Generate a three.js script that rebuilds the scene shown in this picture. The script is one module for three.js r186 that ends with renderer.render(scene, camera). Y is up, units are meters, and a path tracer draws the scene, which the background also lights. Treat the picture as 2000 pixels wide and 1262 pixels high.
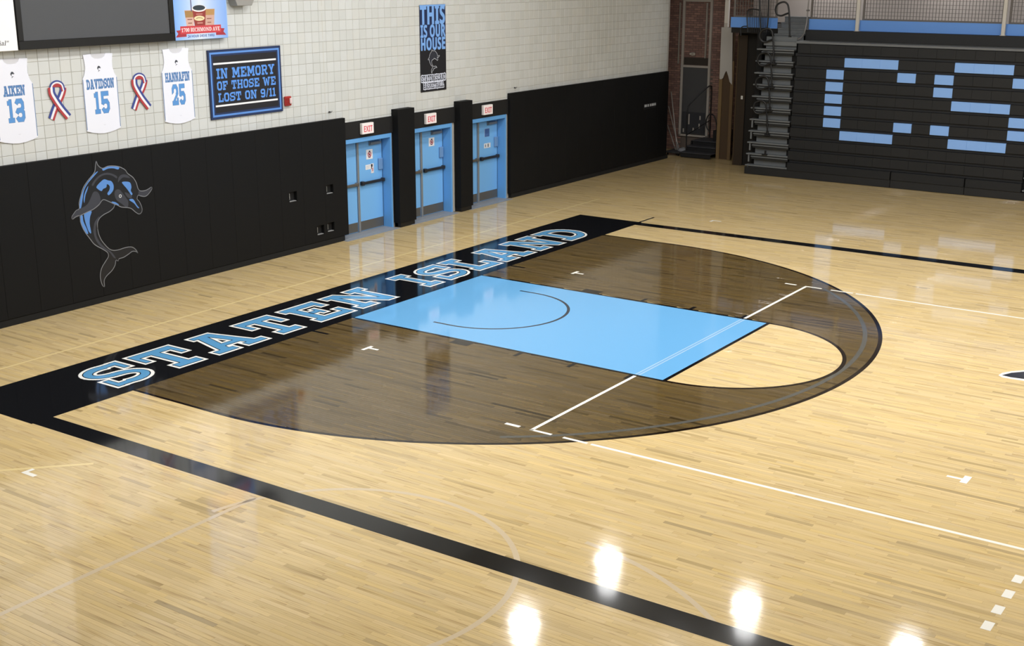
import * as THREE from 'three';
import { mergeGeometries } from 'three/addons/utils/BufferGeometryUtils.js';
import { RectAreaLightUniformsLib } from 'three/addons/lights/RectAreaLightUniformsLib.js';

// ------------------------------------------------------------------ camera, light levels, exposure
const scene = new THREE.Scene();
scene.background = new THREE.Color(0x000000);
const camera = new THREE.PerspectiveCamera(28.66, 2000 / 1262, 0.1, 200);
camera.position.set(-16.865, 5.611, 13.577);
camera.rotation.set(-0.2762, -0.96647, 0.00106, 'YXZ');
camera.updateMatrixWorld(true);
camera.updateProjectionMatrix();
scene.add(camera);

const renderer = new THREE.WebGLRenderer({ antialias: true });
renderer.toneMapping = THREE.LinearToneMapping;
renderer.toneMappingExposure = 1.0;
renderer.shadowMap.enabled = true;
RectAreaLightUniformsLib.init();

const LAMP = { y: 8.0, r: 0.27, h: 0.8, w: 0.46, d: 0.46, power: 150, color: 0xffffff };
// a 3.55 m grid; the rows towards the bleachers are switched off except over the far side of the court
const LAMP_SPOTS = [];
for (let i = -4; i < 4; i++) for (let j = 0; j < 6; j++) {
  if ((i > 1 && j < 4) || (i < -3 && j > 0) || (i === -3 && j > 1) || (i === -2 && j > 3)) continue;
  LAMP_SPOTS.push([3.35 + 3.55 * i, -0.05 + 3.55 * j, i < 1 ? 1 : 0.65]);
}

// world: x runs along the end wall (+x to the bleachers), y up, z from the end wall into the court; the baseline is z = 0 and the basket axis x = 0
const PAD_Z = -4.17, TILE_Z = -4.27, SIGN_Z = -4.264, CEILING = 9;

// ------------------------------------------------------------------ helpers
function rng(seed) {
  let a = seed >>> 0;
  return () => { a = (a + 0x6d2b79f5) >>> 0; let t = Math.imul(a ^ (a >>> 15), 1 | a); t = (t + Math.imul(t ^ (t >>> 7), 61 | t)) ^ t; return ((t ^ (t >>> 14)) >>> 0) / 4294967296; };
}
const used = new Map();
function numbered(name) {
  const n = used.get(name) || 0; used.set(name, n + 1);
  return n ? `${name}_${String(n).padStart(3, '0')}` : name;
}
const mats = new Map();
function mat(color, roughness = 0.6, extra = {}) {
  const key = color + '|' + roughness + '|' + JSON.stringify(extra);
  if (!mats.has(key)) mats.set(key, new THREE.MeshStandardMaterial({ color, roughness, ...extra }));
  return mats.get(key);
}
function mesh(name, geometry, material, parent) {
  const m = new THREE.Mesh(Array.isArray(geometry) ? merge(geometry) : geometry, material);
  m.name = parent === scene || !parent ? numbered(name) : name;
  m.castShadow = m.receiveShadow = true;
  (parent || scene).add(m);
  return m;
}
function tag(o, label, category, group) {
  o.userData.label = label; o.userData.category = category;
  if (group) o.userData.group = group;
  return o;
}
function thing(name, label, category, x = 0, y = 0, z = 0, group) {
  const g = new THREE.Group(); g.name = numbered(name); g.position.set(x, y, z); scene.add(g);
  return tag(g, label, category, group);
}
function structure(name, label) {
  const g = new THREE.Group(); g.name = name; g.userData.kind = 'structure';
  if (label) g.userData.label = label;
  scene.add(g); return g;
}
function merge(list) {
  const flat = list.map((g) => { const k = g.index ? g.toNonIndexed() : g; for (const n of Object.keys(k.attributes)) if (!['position', 'normal', 'uv', 'color'].includes(n)) k.deleteAttribute(n); return k; });
  return mergeGeometries(flat);
}
// box between two corners with chamfered edges, 44 triangles, uv in metres
function cbox(x0, x1, y0, y1, z0, z1, b = 0.004) {
  b = Math.min(b, (x1 - x0) / 2.2, (y1 - y0) / 2.2, (z1 - z0) / 2.2);
  const lo = [x0, y0, z0], hi = [x1, y1, z1], P = [], N = [], U = [];
  const corner = (s, axis) => [0, 1, 2].map((k) => (s[k] > 0 ? hi[k] - (k === axis ? 0 : b) : lo[k] + (k === axis ? 0 : b)));
  const c = new THREE.Vector3((x0 + x1) / 2, (y0 + y1) / 2, (z0 + z1) / 2);
  const tri = (p, q, r) => {
    const A = new THREE.Vector3(...p), B = new THREE.Vector3(...q), C = new THREE.Vector3(...r);
    let n = B.clone().sub(A).cross(C.clone().sub(A));
    if (n.lengthSq() < 1e-20) return;
    n.normalize();
    if (n.dot(A.clone().add(B).add(C).divideScalar(3).sub(c)) < 0) { const t = B; n.negate(); for (const v of [A, C, t]) put(v, n); } else for (const v of [A, B, C]) put(v, n);
  };
  const put = (v, n) => {
    P.push(v.x, v.y, v.z); N.push(n.x, n.y, n.z);
    const ax = Math.abs(n.x), ay = Math.abs(n.y), az = Math.abs(n.z);
    if (az >= ax && az >= ay) U.push(v.x, v.y); else if (ax >= ay) U.push(v.z, v.y); else U.push(v.x, v.z);
  };
  const quad = (p, q, r, s) => { tri(p, q, r); tri(p, r, s); };
  for (let a = 0; a < 3; a++) {
    const u = (a + 1) % 3, v = (a + 2) % 3;
    for (const s of [-1, 1]) {
      const at = (su, sv) => { const k = [0, 0, 0]; k[a] = s; k[u] = su; k[v] = sv; return corner(k, a); };
      quad(at(-1, -1), at(1, -1), at(1, 1), at(-1, 1));
    }
    for (const s of [-1, 1]) for (const t of [-1, 1]) {       // the edge along axis a
      const at = (along, face) => { const k = [0, 0, 0]; k[a] = along; k[u] = s; k[v] = t; return corner(k, face); };
      quad(at(-1, u), at(1, u), at(1, v), at(-1, v));
    }
  }
  for (const i of [-1, 1]) for (const j of [-1, 1]) for (const k of [-1, 1]) tri(corner([i, j, k], 0), corner([i, j, k], 1), corner([i, j, k], 2));
  return geo(P, N, U);
}
function geo(P, N, U, C) {
  const g = new THREE.BufferGeometry();
  g.setAttribute('position', new THREE.Float32BufferAttribute(P, 3));
  g.setAttribute('normal', new THREE.Float32BufferAttribute(N, 3));
  g.setAttribute('uv', new THREE.Float32BufferAttribute(U || new Array(P.length / 3 * 2).fill(0), 2));
  if (C) g.setAttribute('color', new THREE.Float32BufferAttribute(C, 3));
  return g;
}
function tube(points, r, sides = 8, smooth = true, seg) {
  const v = points.map((p) => new THREE.Vector3(...p));
  if (!smooth) {
    const path = new THREE.CurvePath();
    for (let i = 0; i + 1 < v.length; i++) path.add(new THREE.LineCurve3(v[i], v[i + 1]));
    return merge(path.curves.map((c) => new THREE.TubeGeometry(c, 1, r, sides)));
  }
  return new THREE.TubeGeometry(new THREE.CatmullRomCurve3(v, false, 'centripetal'), seg || points.length * 6, r, sides);
}
// prism of a polygon in the x-y plane, from z0 (back) to z1 (front)
function plate(points, z0, z1, bevel = 0, holes = []) {
  const s = new THREE.Shape(points.map((p) => new THREE.Vector2(p[0], p[1])));
  for (const h of holes) s.holes.push(new THREE.Path(h.map((p) => new THREE.Vector2(p[0], p[1]))));
  const g = new THREE.ExtrudeGeometry(s, { depth: z1 - z0 - bevel, bevelEnabled: bevel > 0, bevelSize: bevel, bevelThickness: bevel, bevelOffset: -bevel, bevelSegments: 2, curveSegments: 8 });
  g.translate(0, 0, z0);
  return g;
}
const rect = (x0, x1, y0, y1) => [[x0, y0], [x1, y0], [x1, y1], [x0, y1]];
// a face carrying a whole texture, in the plane z
function face(x0, x1, y0, y1, z) {
  return geo([x0, y0, z, x1, y0, z, x1, y1, z, x0, y0, z, x1, y1, z, x0, y1, z], [0, 0, 1, 0, 0, 1, 0, 0, 1, 0, 0, 1, 0, 0, 1, 0, 0, 1], [0, 0, 1, 0, 1, 1, 0, 0, 1, 1, 0, 1]);
}
function print(w, h, draw, roughness = 0.5, extra = {}) {
  const c = document.createElement('canvas'); c.width = w; c.height = h;
  const x = c.getContext('2d'); draw(x, w, h);
  const t = new THREE.CanvasTexture(c); t.colorSpace = THREE.SRGBColorSpace; t.anisotropy = 8;
  return new THREE.MeshStandardMaterial({ map: t, roughness, ...extra });
}
// size in pixels of a patch in the photograph, 0 when its centre lies outside the frame
const eye = new THREE.Vector3();
function seen(points) {
  const q = points.map((p) => { eye.set(...p).project(camera); return [eye.x * 1000, eye.y * 631, eye.z]; });
  const mx = q.reduce((s, p) => s + p[0], 0) / q.length, my = q.reduce((s, p) => s + p[1], 0) / q.length;
  if (Math.abs(mx) > 1000 || Math.abs(my) > 631 || q.some((p) => p[2] > 1)) return 0;
  let a = 0;
  q.forEach((p, i) => { const r = q[(i + 1) % q.length]; a += p[0] * r[1] - r[0] * p[1]; });
  return Math.abs(a) / 2;
}

// ------------------------------------------------------------------ block letters: every glyph is a set of convex pieces, height 1
const bar = (x0, y0, x1, y1) => [[x0, y0], [x1, y0], [x1, y1], [x0, y1]];
function bow(cx, cy, rx, ry, tx, ty, a0, a1, n = 12) {       // part of an elliptical band
  const out = [], at = (a, d) => [cx + (rx - d * tx) * Math.cos(a), cy + (ry - d * ty) * Math.sin(a)];
  for (let i = 0; i < n; i++) {
    const a = (a0 + (a1 - a0) * i / n) * Math.PI / 180, b = (a0 + (a1 - a0) * (i + 1) / n) * Math.PI / 180;
    const q = [at(a, 0), at(b, 0), at(b, 1), at(a, 1)]; q.band = true; out.push(q);
  }
  return out;
}
function octo(x0, x1, y0, y1, tx, ty, c, skip = []) {         // octagonal band, sides numbered from the right, counter-clockwise
  const k = c * 0.45, o = [[x1, y0 + c], [x1, y1 - c], [x1 - c, y1], [x0 + c, y1], [x0, y1 - c], [x0, y0 + c], [x0 + c, y0], [x1 - c, y0]];
  const X0 = x0 + tx, X1 = x1 - tx, Y0 = y0 + ty, Y1 = y1 - ty;
  const i = [[X1, Y0 + k], [X1, Y1 - k], [X1 - k, Y1], [X0 + k, Y1], [X0, Y1 - k], [X0, Y0 + k], [X0 + k, Y0], [X1 - k, Y0]];
  return o.map((p, n) => [p, o[(n + 1) % 8], i[(n + 1) % 8], i[n]]).filter((_, n) => !skip.includes(n));
}
const GLYPH = {
  ' ': { w: 0.45, p: [] },
  I: { w: 0.52, p: [bar(0.15, 0, 0.37, 1), bar(0, 0, 0.52, 0.19), bar(0, 0.81, 0.52, 1)] },
  1: { w: 0.5, p: [bar(0.15, 0, 0.37, 1), bar(0, 0, 0.52, 0.19), bar(0, 0.76, 0.3, 0.94)] },
  T: { w: 0.9, p: [bar(0.34, 0, 0.56, 1), bar(0, 0.79, 0.9, 1), bar(0, 0.54, 0.15, 1), bar(0.75, 0.54, 0.9, 1), bar(0.18, 0, 0.72, 0.2)] },
  E: { w: 0.9, p: [bar(0.1, 0, 0.32, 1), bar(0, 0, 0.9, 0.2), bar(0, 0.8, 0.9, 1), bar(0.74, 0, 0.9, 0.38), bar(0.74, 0.64, 0.9, 1), bar(0.3, 0.42, 0.58, 0.58), bar(0.46, 0.34, 0.58, 0.66)] },
  F: { w: 0.88, p: [bar(0.1, 0, 0.32, 1), bar(0, 0, 0.48, 0.19), bar(0, 0.8, 0.88, 1), bar(0.72, 0.58, 0.88, 1), bar(0.3, 0.4, 0.58, 0.57), bar(0.46, 0.33, 0.58, 0.64)] },
  L: { w: 0.84, p: [bar(0.1, 0, 0.32, 1), bar(0, 0, 0.84, 0.2), bar(0, 0.81, 0.5, 1), bar(0.68, 0, 0.84, 0.42)] },
  N: { w: 1.06, p: [bar(0.1, 0, 0.29, 1), bar(0, 0, 0.42, 0.18), bar(0, 0.82, 0.3, 1), bar(0.75, 0, 0.94, 1), bar(0.62, 0.82, 1.06, 1), [[0.1, 1], [0.36, 1], [0.94, 0], [0.7, 0]]] },
  M: { w: 1.2, p: [bar(0.1, 0, 0.3, 1), bar(0, 0, 0.42, 0.18), bar(0, 0.82, 0.3, 1), bar(0.9, 0, 1.1, 1), bar(0.78, 0, 1.2, 0.18), bar(0.9, 0.82, 1.2, 1), [[0.1, 1], [0.38, 1], [0.72, 0.25], [0.48, 0.25]], [[0.82, 1], [1.1, 1], [0.72, 0.25], [0.48, 0.25]]] },
  A: { w: 1.1, p: [[[0.4, 1], [0.64, 1], [0.33, 0], [0.1, 0]], [[0.5, 1], [0.72, 1], [1.0, 0], [0.77, 0]], bar(0.27, 0.84, 0.72, 1), bar(0.28, 0.25, 0.82, 0.42), bar(0, 0, 0.46, 0.18), bar(0.64, 0, 1.1, 0.18)] },
  V: { w: 1.06, p: [[[0.1, 1], [0.34, 1], [0.62, 0], [0.42, 0]], [[0.72, 1], [0.96, 1], [0.64, 0], [0.44, 0]], bar(0, 0.82, 0.46, 1), bar(0.6, 0.82, 1.06, 1)] },
  W: { w: 1.4, p: [[[0.1, 1], [0.32, 1], [0.54, 0], [0.34, 0]], [[0.6, 0.85], [0.78, 0.85], [0.54, 0], [0.36, 0]], [[0.62, 0.85], [0.8, 0.85], [1.04, 0], [0.86, 0]], [[1.08, 1], [1.3, 1], [1.06, 0], [0.86, 0]], bar(0, 0.82, 0.44, 1), bar(0.96, 0.82, 1.4, 1)] },
  Y: { w: 1.0, p: [bar(0.39, 0, 0.61, 0.5), bar(0.25, 0, 0.75, 0.18), [[0.06, 1], [0.32, 1], [0.6, 0.45], [0.39, 0.4]], [[0.68, 1], [0.94, 1], [0.61, 0.4], [0.4, 0.45]], bar(0, 0.82, 0.42, 1), bar(0.58, 0.82, 1.0, 1)] },
  H: { w: 1.02, p: [bar(0.1, 0, 0.32, 1), bar(0.7, 0, 0.92, 1), bar(0, 0, 0.42, 0.18), bar(0, 0.82, 0.42, 1), bar(0.6, 0, 1.02, 0.18), bar(0.6, 0.82, 1.02, 1), bar(0.3, 0.41, 0.72, 0.59)] },
  K: { w: 1.04, p: [bar(0.1, 0, 0.32, 1), bar(0, 0, 0.44, 0.18), bar(0, 0.82, 0.44, 1), [[0.68, 1], [0.94, 1], [0.4, 0.38], [0.28, 0.5]], [[0.42, 0.62], [0.58, 0.66], [1.0, 0], [0.74, 0]], bar(0.6, 0.82, 1.0, 1), bar(0.62, 0, 1.04, 0.18)] },
  O: { w: 0.86, p: octo(0, 0.86, 0, 1, 0.23, 0.2, 0.2) },
  R: { w: 1.0, p: [bar(0.1, 0, 0.32, 1), bar(0, 0, 0.44, 0.18), bar(0, 0.82, 0.4, 1), ...octo(0.1, 0.9, 0.4, 1, 0.2, 0.18, 0.16, [4, 3, 5]), [[0.42, 0.5], [0.66, 0.5], [0.92, 0], [0.68, 0]], bar(0.66, 0, 1.0, 0.18)] },
  D: { w: 0.98, p: [bar(0.12, 0, 0.34, 1), bar(0, 0, 0.5, 0.2), bar(0, 0.8, 0.5, 1), ...bow(0.46, 0.5, 0.52, 0.5, 0.22, 0.2, -90, 90)] },
  B: { w: 0.92, p: [bar(0.1, 0, 0.32, 1), bar(0, 0, 0.5, 0.18), bar(0, 0.82, 0.5, 1), ...octo(0.1, 0.9, 0, 0.58, 0.2, 0.17, 0.14, [4, 5]), ...octo(0.1, 0.86, 0.42, 1, 0.2, 0.17, 0.14, [4, 5])] },
  S: { w: 0.9, p: [...bow(0.44, 0.705, 0.44, 0.295, 0.2, 0.185, 62, 270, 16), ...bow(0.46, 0.295, 0.44, 0.295, 0.2, 0.185, 90, -118, 16), bar(0.72, 0.62, 0.88, 1), bar(0.02, 0, 0.18, 0.38), bar(0.56, 0.83, 0.8, 0.99), bar(0.1, 0.01, 0.34, 0.17), bar(0.43, 0.408, 0.47, 0.592)] },
  '/': { w: 0.5, p: [[[0.34, 1], [0.5, 1], [0.16, 0], [0, 0]]] },
  2: { w: 0.8, p: [...octo(0, 0.8, 0.36, 1, 0.22, 0.19, 0.18, [5, 6]), [[0.58, 0.55], [0.8, 0.6], [0.28, 0.1], [0, 0.12]], bar(0, 0, 0.8, 0.2), bar(0.62, 0, 0.8, 0.34)] },
  3: { w: 0.8, p: [...octo(0, 0.8, 0, 0.59, 0.22, 0.19, 0.16, [4]), ...octo(0, 0.78, 0.41, 1, 0.22, 0.19, 0.16, [4, 5])] },
  5: { w: 0.8, p: [...octo(0, 0.8, 0, 0.64, 0.22, 0.19, 0.18, [4]), bar(0.03, 0.42, 0.24, 1), bar(0.03, 0.8, 0.76, 1), bar(0.03, 0.44, 0.5, 0.62)] },
  9: { w: 0.82, p: [...octo(0, 0.82, 0.38, 1, 0.22, 0.19, 0.18), bar(0.6, 0.2, 0.82, 0.8), ...octo(0, 0.82, 0, 0.6, 0.22, 0.19, 0.18, [1, 2, 3, 4])] },
};
function grow(poly, d) {                                     // convex polygon moved outwards by d
  if (d < 0 && poly.band) {                                  // pieces of a band only get thinner, so that they stay joined
    const [a, b, c, e] = poly, l = Math.hypot(e[0] - a[0], e[1] - a[1]), m = Math.hypot(c[0] - b[0], c[1] - b[1]), mix = (p, q, k) => [p[0] + (q[0] - p[0]) * k, p[1] + (q[1] - p[1]) * k];
    return [mix(a, e, -d / l), mix(b, c, -d / m), mix(c, b, -d / m), mix(e, a, -d / l)];
  }
  let area = 0;
  poly.forEach((p, i) => { const q = poly[(i + 1) % poly.length]; area += p[0] * q[1] - q[0] * p[1]; });
  const pts = area < 0 ? [...poly].reverse() : poly, n = pts.length;
  if (!d) return pts;
  const nrm = pts.map((p, i) => { const q = pts[(i + 1) % n], l = Math.hypot(q[0] - p[0], q[1] - p[1]) || 1; return [(q[1] - p[1]) / l, (p[0] - q[0]) / l]; });
  return pts.map((p, i) => {
    const a = nrm[(i + n - 1) % n], b = nrm[i], k = Math.max(0.35, 1 + a[0] * b[0] + a[1] * b[1]);
    return [p[0] + d * (a[0] + b[0]) / k, p[1] + d * (a[1] + b[1]) / k];
  });
}
const textWidth = (text, gap) => [...text].reduce((s, c) => s + GLYPH[c].w + gap, -gap);
function blockText(x, text, x0, x1, yBase, h, fill, gap = 0.14, edge, edgeWidth = 0) {   // on a canvas, stretched between x0 and x1
  const s = (x1 - x0) / textWidth(text, gap);
  for (const pass of edge ? [1, 0] : [0]) {
    let at = x0;
    x.fillStyle = pass ? edge : fill;
    for (const c of text) {
      for (const p of GLYPH[c].p) {
        const q = grow(p.map((v) => [at + v[0] * s, yBase - v[1] * h]), pass ? edgeWidth : 0.4);
        x.beginPath(); q.forEach((v, i) => (i ? x.lineTo(v[0], v[1]) : x.moveTo(v[0], v[1]))); x.closePath(); x.fill();
      }
      at += (GLYPH[c].w + gap) * s;
    }
  }
}

// the emblem on the pads, in centimetres on the wall
const DOLPHIN = {
  outline: [-44,243,-41,236,-33,230,-21,232,-9,231,2,228,14,221,18,215,29,206,35,196,38,185,42,181,53,180,61,182,67,184,68,182,63,176,53,170,42,172,37,174,34,168,38,163,42,154,43,148,41,143,36,141,29,145,20,153,12,156,-1,159,-13,165,-17,160,-26,155,-37,152,-47,147,-52,140,-53,131,-53,130,-52,121,-48,110,-42,101,-33,91,-25,87,-14,86,-3,87,8,87,16,85,22,80,26,73,23,76,15,78,7,75,-5,71,-15,70,-17,67,-21,69,-24,61,-31,53,-44,45,-49,39,-50,28,-53,30,-56,40,-56,50,-52,61,-43,71,-36,79,-37,85,-45,92,-62,104,-70,115,-78,127,-83,137,-86,148,-86,157,-93,157,-101,154,-102,157,-98,162,-92,167,-86,169,-85,179,-80,191,-74,203,-63,214,-49,226,-46,237],
  flipperLine: [-86,157,-71,161,-58,164,-46,170,-37,177,-27,173,-13,165],
  blue: [
    [-48,200,-38,208,-31,211,-23,208,-17,206,-13,199,-14,191,-20,185,-25,183,-27,186,-22,192,-21,198,-26,202,-28,197,-35,195,-38,192,-46,197],
    [5,201,14,201,22,198,24,190,22,184,25,178,23,176,18,183,13,190,8,196],
    [-77,159,-71,161,-62,161,-66,152,-68,141,-67,124,-70,126,-74,136,-77,149],
    [-86,157,-81,157,-80,147,-74,131,-73,124,-77,126,-83,138,-86,150],
    [-33,229,-21,231,-9,230,2,227,0,224,-10,227,-21,228,-32,226],
    [-85,170,-83,181,-79,191,-72,203,-62,213,-48,224,-42,226,-55,216,-65,208,-73,198,-77,186,-80,176,-83,169],
    [-75,177,-75,186,-70,197,-64,204,-67,197,-71,190],
    [17,169,25,169,32,158,37,151,34,152,27,161],
    [-20,171,-12,169,-5,163,-13,165]],
  gray: [
    [-102,155,-98,162,-85,168,-69,174,-61,184,-54,193,-46,191,-42,181,-44,170,-58,164,-86,157],
    [-12,186,-8,190,-1,189,4,183,11,173,15,166,12,156,0,165,-9,172,-12,179],
    [-44,217,-32,221,-22,221,-11,217,-4,212,-5,209,-14,215,-25,218,-36,217,-47,211,-55,203,-57,205],
    [-61,132,-58,141,-51,148,-47,150,-51,143,-56,134,-57,126,-56,116,-48,102,-38,92,-30,86,-21,72,-26,75,-33,85,-46,94,-58,109,-62,126],
    [39,181,53,179,66,183,61,176,52,171,38,175],
    [9,183,18,179,24,174,22,171,15,173],
    [-3,202,-1,210,6,214,17,212,23,206,18,207,8,209,1,205]],
  eye: [-1,178],
};

// ------------------------------------------------------------------ room shell
const shellWhite = mat(0xd9d5ca, 0.8), mortar = mat(0xb2afa8, 0.9), gymBlack = mat(0x0c0c0d, 0.8);
{
  const ceiling = mesh('ceiling', cbox(-20.3, 22, CEILING, CEILING + 0.3, -7, 34.3, 0.01), mat(0xb9b6ae, 0.9)); ceiling.userData.kind = 'structure';
  const left = mesh('wall_left', cbox(-20.3, -20, 0, CEILING, -4.6, 34, 0.01), shellWhite); left.userData.kind = 'structure';
  const front = mesh('wall_front', cbox(-20.3, 22, 0, CEILING, 34, 34.3, 0.01), shellWhite); front.userData.kind = 'structure';
}
// end wall with three door recesses, faced with square glazed tiles
const DOORS = [[2.62, 4.33], [4.79, 6.5], [6.98, 8.7]];
{
  const wall = structure('wall_back', 'cream square-tiled end wall behind the black padding');
  const back = -4.62, f = TILE_Z - 0.006, pieces = [];
  let x = -20;
  for (const [a, b] of DOORS) { pieces.push(cbox(x, a, 0, CEILING, back, f, 0.001), cbox(a, b, 2.09, CEILING, back, f, 0.001)); x = b; }
  pieces.push(cbox(x, 17.11, 0, CEILING, back, f, 0.001));
  mesh('mortar_backing', pieces, mortar, wall);
  mesh('upper_wall', [cbox(-20, 17.11, 6.166, CEILING, f - 0.01, TILE_Z, 0.002), cbox(-20, -6.34, 2.29, 6.162, f - 0.01, TILE_Z, 0.002)], mat(0xd3d5d2, 0.6), wall);
  // tiles: 203 mm square, stacked
  const T = 0.203, R = rng(7), tones = [0xd4d6d4, 0xd2d4d1, 0xd6d8d6, 0xd0d2cf, 0xd4d5d1].map((c) => mat(c, 0.4));
  const tile = (b) => {
    const h = T / 2 - 0.0035, k = h - 0.004, z1 = 0.006, P = [], N = [], U = [];
    const q = (a, b2, c, d) => {
      const A = new THREE.Vector3(...a), n = new THREE.Vector3(...b2).sub(A).cross(new THREE.Vector3(...c).sub(A)).normalize();
      for (const p of [a, b2, c, a, c, d]) { P.push(...p); N.push(n.x, n.y, n.z); U.push(p[0], p[1]); }
    };
    q([-k, -k, z1], [k, -k, z1], [k, k, z1], [-k, k, z1]);
    q([-h, -h, b], [h, -h, b], [k, -k, z1], [-k, -k, z1]); q([h, -h, b], [h, h, b], [k, k, z1], [k, -k, z1]);
    q([h, h, b], [-h, h, b], [-k, k, z1], [k, k, z1]); q([-h, h, b], [-h, -h, b], [-k, -k, z1], [-k, k, z1]);
    return geo(P, N, U);
  };
  const shape = tile(0), all = [];
  for (let i = -10; i < 106; i++) for (let j = 0; j < 19; j++) {
    const cx = -4.3 + (i + 0.5) * T, cy = 2.29 + (j + 0.5) * T;
    if (cx + T / 2 > 17.12) continue;
    const h = T / 2, s = cy > 2.62 || (cx > 2.8 && cx < 8.7 && cy > 2.5) ? seen([[cx - h, cy - h, TILE_Z], [cx + h, cy - h, TILE_Z], [cx + h, cy + h, TILE_Z], [cx - h, cy + h, TILE_Z]]) : 0;
    all.push({ cx, cy, s, tone: Math.floor(R() * 5), dz: (R() - 0.5) * 0.0012, rx: (R() - 0.5) * 0.008, ry: (R() - 0.5) * 0.008 });
  }
  all.sort((a, b) => b.s - a.s);
  const rest = [[], [], [], [], []];
  all.forEach((t, n) => {
    if (n < 300) {
      const m = mesh('tile', shape, tones[t.tone], wall);
      m.position.set(t.cx, t.cy, f + t.dz); m.rotation.set(t.rx, t.ry, 0);
    } else {
      const g = shape.clone(); g.rotateX(t.rx); g.rotateY(t.ry); g.translate(t.cx, t.cy, f + t.dz); rest[t.tone].push(g);
    }
  });
  const group = new THREE.Group(); group.name = 'tile_field'; group.userData.kind = 'stuff'; wall.add(group);
  rest.forEach((l, n) => mesh('tile_field', l, tones[n], group).userData.kind = 'stuff');
  mesh('expansion_joint', cbox(2.293, 2.309, 2.56, 8.9, TILE_Z - 0.006, TILE_Z + 0.0005, 0.002), mat(0xc9c6bd, 0.7), wall);
}

// black paint above the doors, black rubber base along the wall
{
  const head = mesh('trim_1', [cbox(2.74, 8.76, 2.095, 2.45, TILE_Z - 0.004, TILE_Z + 0.03, 0.004)], gymBlack); head.userData.kind = 'structure';
  head.userData.label = 'black header band above the three blue doors';
  const base = structure('baseboard_back', 'black rubber base under the wall pads');
  for (const [a, b] of [[-20, 2.66], [4.4, 4.86], [6.62, 7.02], [8.82, 17.1]]) mesh('base_strip', cbox(a, b, 0, 0.115, TILE_Z - 0.01, PAD_Z - 0.012, 0.006), mat(0x08090a, 0.85), base);
}

// ------------------------------------------------------------------ brick alcove at the corner
{
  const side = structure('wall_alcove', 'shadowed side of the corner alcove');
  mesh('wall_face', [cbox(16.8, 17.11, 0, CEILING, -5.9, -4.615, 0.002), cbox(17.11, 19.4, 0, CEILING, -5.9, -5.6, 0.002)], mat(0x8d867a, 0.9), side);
  const wall = structure('wall_right', 'dark red brick wall with a white-framed door');
  mesh('mortar_backing', [cbox(19, 19.3, 0, CEILING, -5.6, -2.5, 0.002)], mat(0x6a6059, 0.95), wall);
  const R = rng(21), tones = [0x8c6c64, 0x957469, 0x80645d, 0x9d7a6f, 0x876962].map((c) => mat(c, 0.9));
  const shape = cbox(-0.012, 0.0, -0.028, 0.028, -0.096, 0.096, 0.003), all = [];
  for (let j = 0; j < 72; j++) for (let i = -1; i < 15; i++) {
    const y = 0.04 + j * 0.0667, z = -5.55 + (i + (j % 2) * 0.5) * 0.203;
    if (z < -5.5 || z > -2.6 || (y < 2.6 && z > -4.78 && z < -3.78)) continue;
    all.push({ y, z, s: z < -2.95 ? seen([[19, y - 0.03, z - 0.1], [19, y - 0.03, z + 0.1], [19, y + 0.03, z + 0.1], [19, y + 0.03, z - 0.1]]) : 0, tone: Math.floor(R() * 5), dx: R() * 0.003 });
  }
  all.sort((a, b) => b.s - a.s);
  const rest = [[], [], [], [], []];
  all.forEach((t, n) => {
    if (n < 300) mesh('brick', shape, tones[t.tone], wall).position.set(19 + t.dx - 0.002, t.y, t.z);
    else { const g = shape.clone(); g.translate(19 + t.dx - 0.002, t.y, t.z); rest[t.tone].push(g); }
  });
  const group = new THREE.Group(); group.name = 'brick_field'; group.userData.kind = 'stuff'; wall.add(group);
  rest.forEach((l, n) => mesh('brick_field', l, tones[n], group).userData.kind = 'stuff');

  const door = structure('door_4', 'dark grey door in a tall white frame on the brick wall');
  const white = mat(0xb5aea6, 0.6);
  mesh('door_panel', [cbox(18.95, 18.992, 0.52, 2.56, -4.72, -3.87, 0.006)], mat(0x4c4c4e, 0.7), door);
  mesh('lower_panel', [cbox(18.935, 18.956, 0.55, 1.2, -4.68, -3.9, 0.006)], mat(0x34353a, 0.7), door);
  for (const [z, y0, y1] of [[-4.44, 0.82, 1.14], [-4.06, 0.98, 1.1], [-4.08, 0.72, 0.86], [-4.62, 0.56, 0.68], [-4.28, 0.62, 0.72]]) mesh('white_strip', cbox(18.92, 18.94, y0, y1, z - 0.02, z + 0.02, 0.003), white, door);
  mesh('door_frame', [cbox(18.92, 18.99, 0.46, 4.6, -4.79, -4.715, 0.008), cbox(18.92, 18.99, 0.46, 4.6, -3.865, -3.79, 0.008), cbox(18.92, 18.99, 4.53, 4.6, -4.72, -3.86, 0.008), cbox(18.92, 18.99, 2.56, 2.63, -4.72, -3.86, 0.008), cbox(18.92, 18.99, 0.44, 0.5, -4.79, -3.79, 0.008)], white, door);
  mesh('transom_strip', [cbox(18.9, 18.95, 2.66, 4.5, -4.9, -4.86, 0.005), cbox(18.9, 18.95, 2.86, 4.5, -3.99, -3.94, 0.005)], mat(0x9b948b, 0.6), door);
  mesh('transom_panel', cbox(18.97, 18.992, 2.64, 2.86, -4.71, -3.87, 0.004), mat(0x3a332d, 0.8), door);

  const lamp = thing('wall_light', 'tiny pale emergency light on the brick above the corner door', 'light', 18.985, 2.97, -4.4);
  mesh('body', cbox(-0.05, 0, -0.06, 0.05, -0.06, 0.06, 0.01), mat(0xa49c92, 0.5), lamp);
  for (const z of [-0.075, 0.05]) mesh('lens', new THREE.SphereGeometry(0.035, 10, 8).translate(-0.05, 0.0, z), mat(0xd0c8bd, 0.4), lamp);
}

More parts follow.
